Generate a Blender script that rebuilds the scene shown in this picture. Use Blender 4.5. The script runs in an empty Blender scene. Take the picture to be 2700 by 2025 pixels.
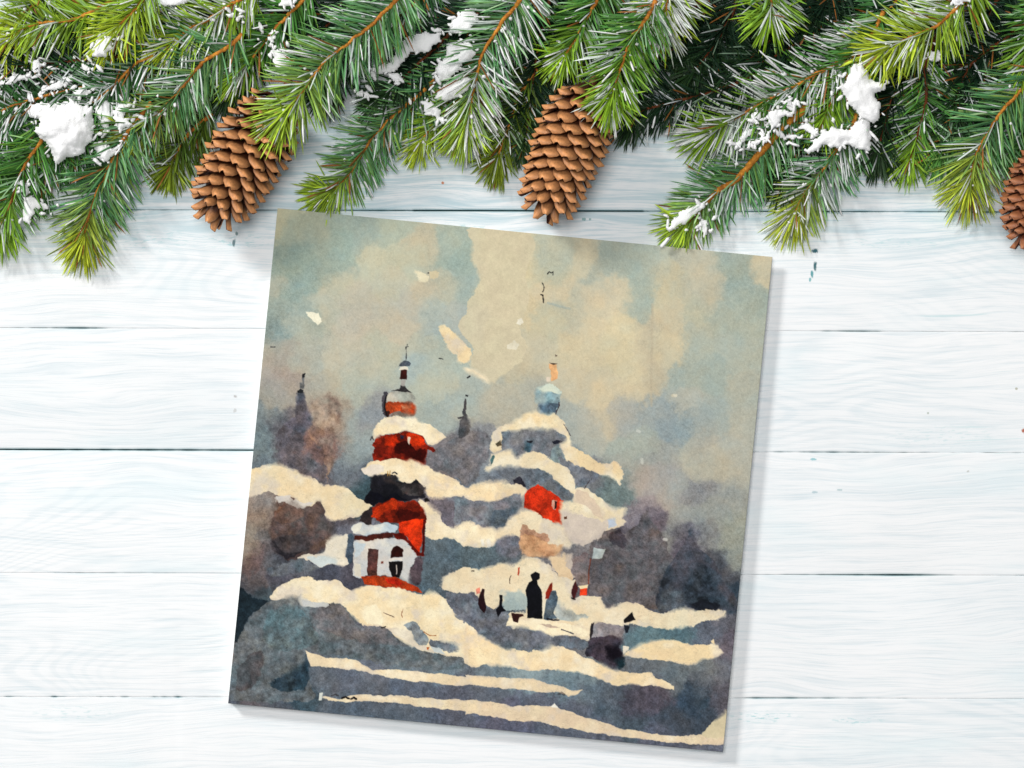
import bpy, math, random
import numpy as np

# ------------------------------------------------------------------ camera, world, lamps
SC = bpy.context.scene
S = 0.72 / 2700.0          # metres per unit of the layout plan (the tabletop seen is 72 cm wide)
CAMZ = 3.0
cam_d = bpy.data.cameras.new('camera'); cam = bpy.data.objects.new('camera', cam_d)
SC.collection.objects.link(cam); SC.camera = cam
cam.location = (0, 0, CAMZ); cam.rotation_euler = (0, 0, 0)
cam_d.sensor_width = 36; cam_d.lens = 36 * CAMZ / 0.72
cam_d.clip_start = 0.1; cam_d.clip_end = 60
W = bpy.data.worlds.new('World'); SC.world = W; W.use_nodes = True
bg = W.node_tree.nodes['Background']
bg.inputs[0].default_value = (0.93, 0.96, 1.0, 1); bg.inputs[1].default_value = 0.22

def area(name, loc, size, power, col):
    l = bpy.data.lights.new(name, 'AREA'); l.shape = 'DISK'; l.size = size; l.energy = power; l.color = col
    o = bpy.data.objects.new(name, l); SC.collection.objects.link(o); o.location = loc
    d = -np.array(loc); 
    from mathutils import Vector
    o.rotation_euler = Vector(d).to_track_quat('-Z', 'Y').to_euler()
    return o
area('key_lamp', (-3.69, 3.42, 3.20), 1.15, 236, (1.0, 0.985, 0.96))
area('overhead_softbox', (-0.5, 0.7, 4.6), 2.0, 120, (1.0, 0.99, 0.98))
vs = SC.view_settings
vs.view_transform = 'Standard'; vs.look = 'None'; vs.exposure = 0; vs.gamma = 1; vs.use_curve_mapping = False

# ------------------------------------------------------------------ helpers
COL = SC.collection
def at(x, y, z=0.0):
    k = (CAMZ - z) / CAMZ
    return ((x - 1350) * S * k, (1012.5 - y) * S * k, z)
def lin(c):
    c = np.asarray(c, dtype=np.float64) / 255.0
    return np.where(c <= 0.04045, c / 12.92, ((c + 0.055) / 1.055) ** 2.4)
_tab = np.random.RandomState(7).rand(256, 256).astype(np.float32)
def vn(x, y, seed=0):
    x = np.asarray(x, np.float32) + seed * 17.3; y = np.asarray(y, np.float32) + seed * 9.1
    xi = np.floor(x).astype(np.int64); yi = np.floor(y).astype(np.int64)
    fx = x - xi; fy = y - yi
    fx = fx * fx * (3 - 2 * fx); fy = fy * fy * (3 - 2 * fy)
    x0 = xi & 255; x1 = (xi + 1) & 255; y0 = yi & 255; y1 = (yi + 1) & 255
    return (_tab[x0, y0] * (1 - fx) + _tab[x1, y0] * fx) * (1 - fy) + (_tab[x0, y1] * (1 - fx) + _tab[x1, y1] * fx) * fy
def fbm(x, y, sc, octv=4, seed=0):
    x = np.asarray(x, np.float32) / sc; y = np.asarray(y, np.float32) / sc
    t = 0; a = 1; s = 0
    for i in range(octv):
        t = t + a * vn(x * 2 ** i, y * 2 ** i, seed + i * 3); s += a; a *= 0.55
    return t / s - 0.5
def tag(o, label=None, cat=None, group=None, kind=None):
    if label: o['label'] = label
    if cat: o['category'] = cat
    if group: o['group'] = group
    if kind: o['kind'] = kind
    return o
def empty(name, loc, rz=0.0):
    o = bpy.data.objects.new(name, None); o.empty_display_size = 0.01
    o.location = loc; o.rotation_euler = (0, 0, rz); COL.objects.link(o); return o
def mesh(name, V, F, m, parent=None, cols=None, smooth=False):
    """V in world metres when parent is an unrotated Empty: stored relative to it."""
    V = np.asarray(V, np.float32).reshape(-1, 3)
    me = bpy.data.meshes.new(name)
    if parent is not None and parent.get('_rel', 1): V = V - np.array(parent.location, np.float32)
    if isinstance(F, np.ndarray):
        n, k = F.shape
        me.vertices.add(len(V)); me.vertices.foreach_set('co', V.ravel())
        me.loops.add(n * k); me.loops.foreach_set('vertex_index', F.astype(np.int32).ravel())
        me.polygons.add(n); me.polygons.foreach_set('loop_start', np.arange(0, n * k, k, dtype=np.int32))
        me.update(calc_edges=True); me.validate()
    else:
        me.from_pydata([tuple(map(float, v)) for v in V], [], F); me.update()
    if cols is not None:
        a = me.color_attributes.new('Col', 'FLOAT_COLOR', 'POINT')
        c = np.ones((len(V), 4), np.float32); c[:, :3] = cols; a.data.foreach_set('color', c.ravel())
    if smooth: me.polygons.foreach_set('use_smooth', [True] * len(me.polygons))
    me.materials.append(m)
    o = bpy.data.objects.new(name, me); COL.objects.link(o)
    if parent is not None: o.parent = parent
    return o
def catmull(P, step):
    P = np.asarray(P, float); Q = np.vstack([2 * P[0] - P[1], P, 2 * P[-1] - P[-2]]); out = []
    for i in range(1, len(Q) - 2):
        a, b, c, d = Q[i - 1:i + 3]; n = max(2, int(np.linalg.norm(c - b) / step))
        t = np.linspace(0, 1, n, endpoint=False)[:, None]
        out.append(0.5 * (2 * b + (c - a) * t + (2 * a - 5 * b + 4 * c - d) * t * t + (3 * b - a - 3 * c + d) * t ** 3))
    out.append(P[-1][None]); return np.vstack(out)

# ------------------------------------------------------------------ materials
def new_mat(name, rough=0.6, spec=0.3):
    m = bpy.data.materials.new(name); m.use_nodes = True
    b = m.node_tree.nodes['Principled BSDF']
    b.inputs['Roughness'].default_value = rough; b.inputs['Specular IOR Level'].default_value = spec
    return m, m.node_tree, b
def N(nt, t, **k):
    n = nt.nodes.new(t)
    for a, v in k.items(): setattr(n, a, v)
    return n
def attr_mat(name, rough, spec, nscale=900.0, amt=0.25, bump=0.0, bscale=1500.0, sss=0.0):
    m, nt, b = new_mat(name, rough, spec); L = nt.links.new
    a = N(nt, 'ShaderNodeAttribute', attribute_name='Col')
    tc = N(nt, 'ShaderNodeTexCoord'); nz = N(nt, 'ShaderNodeTexNoise'); nz.inputs['Scale'].default_value = nscale
    L(tc.outputs['Object'], nz.inputs['Vector'])
    mr = N(nt, 'ShaderNodeMapRange'); mr.inputs[1].default_value = 0.3; mr.inputs[2].default_value = 0.7
    mr.inputs[3].default_value = 1 - amt; mr.inputs[4].default_value = 1 + amt * 0.6
    L(nz.outputs['Fac'], mr.inputs[0])
    mx = N(nt, 'ShaderNodeVectorMath', operation='SCALE'); L(a.outputs['Color'], mx.inputs[0]); L(mr.outputs[0], mx.inputs['Scale'])
    L(mx.outputs[0], b.inputs['Base Color'])
    if bump:
        n2 = N(nt, 'ShaderNodeTexNoise'); n2.inputs['Scale'].default_value = bscale; L(tc.outputs['Object'], n2.inputs['Vector'])
        bp = N(nt, 'ShaderNodeBump'); bp.inputs['Strength'].default_value = bump; bp.inputs['Distance'].default_value = 0.0006
        L(n2.outputs['Fac'], bp.inputs['Height']); L(bp.outputs[0], b.inputs['Normal'])
    return m
M_NEEDLE = attr_mat('spruce_needle', 0.55, 0.25, 300, 0.18)
M_TWIG = attr_mat('spruce_bark', 0.75, 0.2, 700, 0.35, 0.8, 1200)
M_SCALE = attr_mat('cone_scale', 0.45, 0.4, 500, 0.25, 0.5, 1600)
M_SNOW = attr_mat('snow', 0.8, 0.2, 900, 0.03, 0.7, 1400)

def wood_mat():
    m, nt, b = new_mat('white_painted_wood', 0.6, 0.25); L = nt.links.new
    def math_(op, a, bb=None, c=None, clamp=False):
        n = N(nt, 'ShaderNodeMath', operation=op); n.use_clamp = clamp
        for i, v in enumerate((a, bb, c)):
            if v is None: continue
            if isinstance(v, (int, float)): n.inputs[i].default_value = v
            else: L(v, n.inputs[i])
        return n.outputs[0]
    tc = N(nt, 'ShaderNodeTexCoord'); at_ = N(nt, 'ShaderNodeAttribute', attribute_name='plank')
    sep = N(nt, 'ShaderNodeSeparateXYZ'); L(tc.outputs['Object'], sep.inputs[0])
    X, Y = sep.outputs[0], sep.outputs[1]; pk = at_.outputs['Fac']
    def vec(x, y, z):
        c = N(nt, 'ShaderNodeCombineXYZ')
        for i, v in enumerate((x, y, z)):
            if isinstance(v, (int, float)): c.inputs[i].default_value = v
            else: L(v, c.inputs[i])
        return c.outputs[0]
    def noise(x, y, z, detail=4, rough=0.55, dist=0.0):
        n = N(nt, 'ShaderNodeTexNoise'); n.inputs['Scale'].default_value = 1; n.inputs['Detail'].default_value = detail
        n.inputs['Roughness'].default_value = rough; n.inputs['Distortion'].default_value = dist
        L(vec(x, y, z), n.inputs['Vector']); return n.outputs['Fac']
    def rng(v, a, bb, c=0.0, d=1.0):
        n = N(nt, 'ShaderNodeMapRange', interpolation_type='SMOOTHSTEP'); L(v, n.inputs[0])
        for i, q in enumerate((a, bb, c, d)): n.inputs[i + 1].default_value = q
        return n.outputs[0]
    pz = math_('MULTIPLY', pk, 13.7)
    # slow bending of the grain, cathedral figure in the middle of each board
    bend = noise(math_('MULTIPLY', X, 5.0), math_('MULTIPLY', Y, 16.0), pz, 2, 0.5)
    Yb = math_('ADD', Y, math_('MULTIPLY', bend, 0.035))
    fine = noise(math_('MULTIPLY', X, 26.0), math_('MULTIPLY', Yb, 900.0), pz, 5, 0.65)
    med = noise(math_('MULTIPLY', X, 11.0), math_('MULTIPLY', Yb, 260.0), math_('ADD', pz, 4.0), 4, 0.6)
    ring_n = noise(math_('MULTIPLY', X, 4.2), math_('MULTIPLY', Y, 13.0), math_('ADD', pz, 9.0), 1.5, 0.4)
    ring = math_('SINE', math_('MULTIPLY', ring_n, 190.0))
    ring = rng(math_('ADD', ring, math_('MULTIPLY', fine, 1.2)), 0.3, 1.6)
    ringzone = rng(noise(math_('MULTIPLY', X, 3.0), math_('MULTIPLY', Y, 7.0), math_('ADD', pz, 2.0), 2), 0.42, 0.62)
    big = noise(math_('MULTIPLY', X, 3.0), math_('MULTIPLY', Y, 22.0), math_('ADD', pz, 30.0), 3)
    g1 = rng(fine, 0.46, 0.68); g2 = rng(med, 0.45, 0.7); g3 = rng(big, 0.45, 0.72)
    g = math_('ADD', math_('MULTIPLY', g1, 0.46), math_('MULTIPLY', g2, 0.52))
    g = math_('ADD', g, math_('MULTIPLY', math_('MULTIPLY', ring, ringzone), 0.32))
    g = math_('ADD', g, math_('MULTIPLY', g3, 0.22), clamp=True)
    # grain tinted blue grey towards the top: shade under the branches put into colour
    top_shade = rng(math_('ADD', Y, math_('MULTIPLY', big, 0.03)), 0.085, 0.145)
    def mix(f, a, bb):
        n = N(nt, 'ShaderNodeMix', data_type='RGBA')
        if isinstance(f, float): n.inputs[0].default_value = f
        else: L(f, n.inputs[0])
        for i, q in ((6, a), (7, bb)):
            if isinstance(q, tuple): n.inputs[i].default_value = (*q, 1)
            else: L(q, n.inputs[i])
        return n.outputs[2]
    base = mix(g, (0.905, 0.914, 0.92), (0.70, 0.775, 0.81))
    tealish = rng(noise(math_('MULTIPLY', X, 7.0), math_('MULTIPLY', Y, 30.0), math_('ADD', pz, 50.0), 3), 0.5, 0.75)
    base = mix(math_('MULTIPLY', tealish, 0.45), base, (0.72, 0.84, 0.87))
    top_shade_g = math_('MULTIPLY', top_shade, math_('ADD', math_('MULTIPLY', math_('MAXIMUM', g1, g2), 0.75), 0.12))
    base = mix(top_shade_g, base, (0.50, 0.66, 0.72))
    streak = rng(noise(math_('MULTIPLY', X, 9.0), math_('MULTIPLY', Yb, 420.0), math_('ADD', pz, 70.0), 3), 0.66, 0.74)
    sz = rng(noise(math_('MULTIPLY', X, 5.0), math_('MULTIPLY', Y, 14.0), math_('ADD', pz, 90.0), 1), 0.5, 0.62)
    base = mix(math_('MULTIPLY', math_('MULTIPLY', streak, sz), 0.45), base, (0.40, 0.66, 0.68))
    # worn patches where the turquoise undercoat shows, knots and cracks
    wob = noise(math_('MULTIPLY', X, 160.0), math_('MULTIPLY', Y, 700.0), 3.0, 3)
    wob2 = noise(math_('MULTIPLY', X, 500.0), math_('MULTIPLY', Y, 220.0), 8.0, 3)
    def spot(px, py, rx, ry, soft0, soft1, wb, wamt):
        x0, y0, _ = at(px, py); dx = math_('MULTIPLY', math_('SUBTRACT', X, x0), 1 / (rx * S)); dy = math_('MULTIPLY', math_('SUBTRACT', Y, y0), 1 / (ry * S))
        d = math_('SQRT', math_('ADD', math_('MULTIPLY', dx, dx), math_('MULTIPLY', dy, dy)))
        d = math_('ADD', d, math_('MULTIPLY', math_('SUBTRACT', wb, 0.5), wamt))
        return rng(d, soft0, soft1, 1.0, 0.0)
    fleck = rng(wob, 0.53, 0.63)
    for (px, py, rx, ry, k) in ((620, 635, 110, 26, .55), (400, 630, 130, 45, .35), (2010, 1890, 110, 20, .6), (2350, 640, 200, 18, .3),
                                (190, 1880, 150, 28, .25), (2480, 1150, 190, 40, .2), (2260, 1900, 90, 14, .45), (1200, 600, 120, 16, .4), (330, 570, 120, 14, .3)):
        sp = spot(px, py, rx, ry, 0.3, 1.25, wob, 0.6)
        base = mix(math_('MULTIPLY', math_('MULTIPLY', sp, fleck), k * 1.3), base, (0.34, 0.62, 0.64))
        base = mix(math_('MULTIPLY', sp, k * 0.25), base, (0.62, 0.77, 0.82))
    for (px, py, rx, ry, col) in ((2150, 661, 8, 6, (0.03, 0.12, 0.15)), (2149, 700, 4.5, 12, (0.03, 0.13, 0.15)), (2141, 722, 4, 9, (0.12, 0.35, 0.38)), (2136, 738, 3, 6, (0.25, 0.5, 0.52)),
                             (617, 640, 4, 12, (0.15, 0.24, 0.26)), (624, 616, 4, 5, (0.2, 0.3, 0.3)), (2698, 1136, 5, 6, (0.45, 0.14, 0.08)), (1168, 482, 4, 3.5, (0.6, 0.25, 0.14)),
                             (2680, 1025, 4, 3.5, (0.5, 0.5, 0.42)), (2447, 1089, 4, 3.5, (0.5, 0.55, 0.5)), (1540, 578, 5, 4, (0.3, 0.48, 0.48)), (1556, 578, 4, 4, (0.3, 0.48, 0.48)), (620, 1045, 4, 4, (0.5, 0.5, 0.5)),
                             (620, 1083, 5, 5, (0.62, 0.64, 0.64)), (2552, 1243, 4, 3, (0.6, 0.62, 0.6)), (2213, 1292, 9, 3, (0.5, 0.62, 0.64)), (2148, 1298, 8, 3, (0.5, 0.62, 0.66)), (2145, 1211, 8, 3, (0.35, 0.6, 0.64))):
        base = mix(spot(px, py, rx * 1.1, ry * 1.15, 0.5, 1.15, wob2, 1.7), base, col)
    gap = N(nt, 'ShaderNodeAttribute', attribute_name='gap')
    base = mix(gap.outputs['Fac'], base, (0.20, 0.42, 0.46))
    L(base, b.inputs['Base Color'])
    bp = N(nt, 'ShaderNodeBump'); bp.inputs['Strength'].default_value = 0.25; bp.inputs['Distance'].default_value = 0.0004
    L(math_('SUBTRACT', 1.0, g), bp.inputs['Height']); L(bp.outputs[0], b.inputs['Normal'])
    return m

# ------------------------------------------------------------------ the tabletop: painted boards butted together, gaps of uneven width
def build_tabletop():
    xs = np.arange(-700, 3500, 7.0); V = []; F = []; pk = []; gp = []
    seams = [(-420, -416), (-92, -88), (232, 236), (552, 559), (864, 875), (1185, 1194), (1510, 1517), (1837, 1842), (2164, 2168), (2490, 2494)]
    def half_gap(i, x):       # half-width of the open joint in plan units, and how bare its edge is
        n = fbm(x, x * 0 + i * 50, 260, 3, i); f = fbm(x, x * 0 + i * 31, 24, 2, i + 40)
        base = {3: 1.0, 2: 1.0, 4: 0.15, 5: 0.2, 6: 0.1, 7: 0.05}.get(i, 0.5) + n * 1.5 + f * 0.9
        if i == 3: base = np.where((x > 1090) & (x < 1700), 1.9, base)
        if i == 4: base = base + np.exp(-((x - 200) / 90) ** 2) * 1.2 + np.exp(-((x - 2250) / 90) ** 2) * 0.7
        if i == 5: base = np.where(x < 680, 1.5 + f * 0.9, base)
        if i == 6: base = base + np.exp(-((x - 2330) / 140) ** 2) * 1.3
        if i == 7: base = base + np.exp(-((x - 2060) / 150) ** 2) * 0.9 + np.where(x < 480, f * 2.0, 0)
        return np.clip(base, 0.0, 2.2)
    ymid = lambda s, x: s[0] + (s[1] - s[0]) * (x / 2700.0)
    for i in range(len(seams) - 1):
        top = ymid(seams[i], xs) + half_gap(i, xs); bot = ymid(seams[i + 1], xs) - half_gap(i + 1, xs)
        ht = np.clip(half_gap(i, xs) / 1.3 - .15, 0, 1); hb = np.clip(half_gap(i + 1, xs) / 1.3 - .15, 0, 1)
        rows = [(top, -0.012, 1), (top, -0.0007, 1), (top + 1.6, -0.0002, .35), (top + 6, 0, 0), (bot - 6, 0, 0), (bot - 1.6, -0.0002, .35), (bot, -0.0007, 1), (bot, -0.012, 1)]
        dz = ((i * 37) % 5) * 0.00006
        b0 = len(V)
        for (yy, z, g) in rows:
            hh = ht if yy[0] < (top[0] + bot[0]) / 2 else hb
            for x, y, h in zip(xs, yy, hh):
                V.append(((x - 1350) * S, (1012.5 - y) * S, z - dz if z < -0.01 else z * (.2 + .8 * h) - dz)); pk.append(i / 10.0 + 0.05); gp.append(g * 0.8 * h)
        n = len(xs)
        for r in range(len(rows) - 1):
            for k in range(n - 1):
                a = b0 + r * n + k; F.append((a, a + n, a + n + 1, a + 1))
    o = mesh('tabletop', V, np.array(F), wood_mat())
    me = o.data
    a = me.attributes.new('plank', 'FLOAT', 'POINT'); a.data.foreach_set('value', np.array(pk, np.float32))
    a = me.attributes.new('gap', 'FLOAT', 'POINT'); a.data.foreach_set('value', np.array(gp, np.float32))
    tag(o, 'white painted wooden planks with blue grey grain lying side by side', kind='structure')
    m, nt, b = new_mat('joint_floor', 0.9, 0.1); b.inputs['Base Color'].default_value = (0.02, 0.06, 0.07, 1)
    o2 = mesh('underlay', [(-0.6, -0.45, -0.011), (0.6, -0.45, -0.011), (0.6, 0.42, -0.011), (-0.6, 0.42, -0.011)], [(0, 1, 2, 3)], m)
    tag(o2, 'dark boards showing through the gaps under the white planks', kind='structure')
build_tabletop()
# ------------------------------------------------------------------ the printed watercolour on the card
# Regions the outlines were measured in: (x offset, y offset, scale) of the plan.
RG = dict(A=(700, 540, .31646), B=(1300, 600, .36166), C=(600, 900, .31646), D=(1200, 900, .31646), E=(580, 1350, .31646), F=(1240, 1400, .36161), G=(1240, 1000, .42194), H=(560, 1150, .40988))
WASH = {
'A': [(150,60,190,188,160),(300,150,165,175,158),(620,330,150,168,158),(800,250,156,171,163),(300,450,142,163,155),(130,480,145,162,152),(250,750,135,156,152),(380,260,172,178,160),(120,650,165,168,155),(100,900,140,155,150),(50,1050,125,145,145),(600,650,186,183,162),(900,480,190,188,165),(1100,200,170,180,165),(1300,320,190,180,155),(1500,330,158,171,160),(1600,500,150,168,160),(1650,650,158,172,165),(1200,450,185,186,165),(800,750,184,180,165),(1200,800,182,180,168),(700,1000,185,178,163),(1100,1050,188,180,162),(1450,940,158,171,170),(1500,700,180,180,162),(350,1300,165,165,155),(150,1250,160,155,145),(150,1500,150,140,138),(550,1500,175,168,150),(750,1500,160,170,162),(1300,1350,158,172,172),(1400,1500,180,180,165),(1500,1280,162,175,168),(1300,1200,178,180,165),(430,350,150,166,156),(560,480,146,164,156),(480,600,138,158,152),(350,900,150,162,154),(250,1050,165,170,158),(500,850,182,180,162),(1000,650,186,183,163),(1000,1250,176,178,162),(700,1250,182,178,162),(1560,900,168,176,172),(1380,850,172,180,172),(1340,700,196,182,156)],
'B': [(100,150,208,195,158),(300,300,205,193,160),(200,600,208,192,158),(450,450,207,192,162),(650,250,202,191,163),(870,280,160,170,160),(760,340,158,168,160),(960,230,162,172,162),(1080,200,164,173,162),(1080,330,158,170,160),(1090,450,158,171,162),(1060,600,160,172,163),(1180,300,172,176,162),(1250,350,203,190,158),(1250,480,203,190,158),(1400,250,180,180,165),(1350,430,172,177,163),(1450,400,190,182,160),(1550,450,185,180,160),(1800,300,148,163,155),(1850,420,148,162,155),(1800,200,155,166,158),(1900,560,155,166,156),(1980,300,196,184,156),(1000,750,215,200,165),(1155,750,190,177,152),(1155,900,193,180,153),(1155,1050,190,177,152),(1300,700,200,188,160),(1300,600,198,187,160),(900,900,208,195,162),(1050,1000,212,198,165),(1250,900,203,190,160),(1500,600,180,180,160),(1700,650,160,170,160),(1500,800,168,174,162),(1800,900,165,172,162),(1900,700,165,172,160),(1350,1100,155,166,160),(1450,1050,158,168,160),(1600,1120,152,165,160),(1800,1200,168,170,158),(1400,1280,175,175,165),(1000,1200,205,190,160),(800,1200,205,190,160),(600,900,205,190,158),(600,650,195,188,165),(500,590,178,178,160),(380,700,190,185,160),(300,850,195,185,160),(100,1000,190,180,155),(50,1150,165,168,158),(150,1250,165,165,155),(600,1150,198,186,160),(580,1400,160,165,160),(700,1450,178,173,160),(850,1400,192,180,156),(960,1350,165,166,162),(1250,1400,135,150,158),(1180,1380,145,156,160),(1350,1500,128,146,156),(1500,1450,150,160,160),(1650,1400,155,165,162),(1750,1550,172,170,158),(1100,1550,158,167,160),(1250,1600,155,155,150),(1800,1400,172,172,160),(1500,1600,168,166,157),(850,450,205,191,163),(900,600,210,195,165),(960,480,204,191,162),(750,700,206,192,162),(800,450,200,188,162),(720,900,207,193,162),(450,200,182,184,166),(400,290,178,180,160),(20,400,207,193,157)],
'C': [(330,50,165,160,148),(450,200,165,152,142),(700,150,165,170,162),(900,100,182,180,165),(400,450,155,150,140),(330,650,122,134,138),(300,850,118,134,138),(280,1000,102,116,127),(500,780,98,95,107),(450,720,105,108,115),(580,900,98,94,104),(750,800,138,108,98),(800,880,148,112,102),(700,950,103,88,93),(850,650,160,135,116),(900,560,160,145,130),(740,1080,98,90,96),(660,800,108,95,98),(620,700,100,96,104),(1000,650,145,155,155),(1000,900,130,145,150),(950,1050,120,130,138),(1050,1150,105,112,125),(1200,600,138,142,148),(1150,800,140,150,152),(1120,1230,50,82,95),(1700,350,170,178,165),(1650,600,155,165,160),(1900,900,122,118,124),(1800,950,122,118,125),(2000,850,108,122,136),(2100,800,135,138,145),(1850,1050,122,112,115),(2000,1150,108,118,133),(2150,950,118,125,135),(1750,200,170,178,168),(750,400,165,160,148),(1100,400,170,175,165),(1100,250,180,180,165),(1750,650,150,163,162),(2100,600,168,168,158),(250,1350,140,130,125),(300,1500,140,125,115),(500,1450,98,73,66),(650,1400,98,78,73),(700,1550,73,60,66),(550,1580,70,58,63),(300,1600,150,135,118),(850,1500,78,70,78),(950,1600,118,118,132),(1900,1450,113,103,113),(2050,1350,120,118,130),(2150,1400,118,112,118),(550,420,162,152,140),(720,600,155,142,132),(900,720,142,130,122),(950,1150,108,116,128)],
'D': [(1450,700,160,160,155),(1750,700,130,146,157),(1650,640,145,155,158),(1900,750,138,154,160),(1450,900,153,164,158),(1650,950,153,154,150),(1500,1150,165,155,150),(1700,1150,158,154,152),(1950,900,174,172,158),(2100,1000,178,172,155),(1850,1200,150,155,155),(2000,1250,132,134,140),(2100,1400,145,150,148),(1750,1300,168,157,148),(1600,1400,148,134,138),(1500,1500,134,124,132),(1650,1500,103,93,108),(1900,1450,155,155,150),(1850,1600,140,140,138),(1600,1620,108,90,103),(1250,1600,105,115,125),(1330,1580,78,72,88),(1960,1600,85,85,105),(2100,1600,135,135,135),(1350,1150,112,129,130),(1150,1130,120,118,122),(1300,1250,108,130,132),(1000,1150,112,128,135),(1000,1000,125,138,145),(1420,1050,155,155,148),(1100,700,170,170,160),(1100,850,165,168,160),(300,600,175,170,155),(450,450,185,177,158),(150,500,160,170,165),(200,850,140,140,145),(150,1000,125,130,138),(80,1100,115,125,135),(250,950,130,140,150)],
'E': [(250,300,145,132,118),(400,250,85,85,95),(600,250,58,53,66),(480,260,60,62,76),(700,150,78,63,68),(800,200,70,58,66),(450,150,103,83,78),(300,500,105,90,90),(350,400,112,92,92),(250,650,68,73,86),(200,750,28,52,70),(330,720,48,82,98),(150,950,26,48,60),(500,420,100,108,118),(700,430,100,108,118),(850,500,73,76,93),(1050,500,88,85,100),(1100,600,73,73,90),(650,520,83,83,98),(500,600,78,73,86),(300,900,108,108,115),(130,1100,150,125,118),(500,950,106,119,128),(600,1050,90,114,128),(400,1000,98,111,122),(450,1150,85,112,125),(700,900,110,110,118),(800,1000,103,100,110),(950,1000,96,103,112),(1050,900,88,100,108),(900,850,110,108,112),(1000,1100,93,108,122),(1100,1150,95,115,130),(1250,1050,112,106,122),(1400,1100,108,106,120),(1300,1200,103,110,125),(1600,1200,115,130,140),(1900,1250,115,130,140),(250,1250,95,86,93),(300,1400,92,86,93),(400,1300,52,83,96),(550,1430,33,68,90),(650,1380,28,62,86),(700,1500,58,86,104),(850,1400,98,108,122),(1000,1400,98,105,122),(100,1500,80,90,108),(300,1520,110,98,103),(500,1580,85,90,102),(1200,1500,92,102,118),(1600,1450,92,102,122),(1500,1640,92,105,122),(1100,1620,85,100,118),(2000,1500,92,98,118),(1950,650,85,98,110),(1800,600,85,105,118),(1900,850,48,68,83),(2000,900,78,86,96),(2100,930,73,70,83),(1850,350,90,108,120),(2050,350,85,105,115),(950,300,120,125,130),(200,1250,88,84,92),(450,700,100,100,106)],
'F': [(950,100,128,123,126),(1100,150,108,93,103),(1000,300,93,86,93),(1150,250,103,96,100),(1200,400,116,110,116),(1150,500,93,93,103),(1300,450,88,83,96),(1400,380,48,62,80),(1600,200,88,78,98),(1600,50,98,93,108),(1500,250,105,98,113),(1650,350,42,66,83),(1700,450,38,62,80),(1500,500,90,105,118),(1600,530,42,56,76),(1750,250,73,78,90),(1850,350,83,86,98),(1900,480,42,62,80),(1900,200,140,145,138),(1900,60,150,152,140),(1400,100,125,125,120),(1300,200,98,88,103),(50,500,93,96,113),(100,650,78,83,98),(250,650,83,93,103),(300,780,110,125,130),(400,780,98,113,123),(600,820,110,118,125),(700,800,115,113,118),(200,750,58,88,100),(1300,750,96,126,136),(1500,740,83,116,128),(1700,700,95,103,120),(1850,640,110,106,116),(1900,850,103,92,105),(1300,960,110,120,128),(1500,1020,103,116,125),(1700,1000,118,125,128),(1850,1000,108,110,120),(1250,1010,103,110,120),(1700,1120,90,98,113),(1000,1200,83,96,113),(900,1200,98,112,125),(1200,1250,78,76,93),(1300,1200,88,80,96),(1600,1250,52,73,96),(1700,1200,48,73,93),(1500,1400,68,78,93),(1700,1400,62,73,88),(1850,1200,90,88,103),(800,1250,95,103,123),(1000,1350,78,96,113),(1200,1400,73,90,106),(400,1050,130,150,160),(200,1010,110,128,140),(700,1090,115,135,145),(800,1130,110,130,140),(100,1160,93,103,120),(500,1210,93,100,120),(300,1390,95,98,123),(600,1440,88,98,118),(1000,1490,92,98,118),(1400,1540,95,98,118),(1750,1570,100,105,125)],
}
SN = (249, 231, 196); SN2 = (242, 216, 172); SW = (240, 236, 220)
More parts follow.
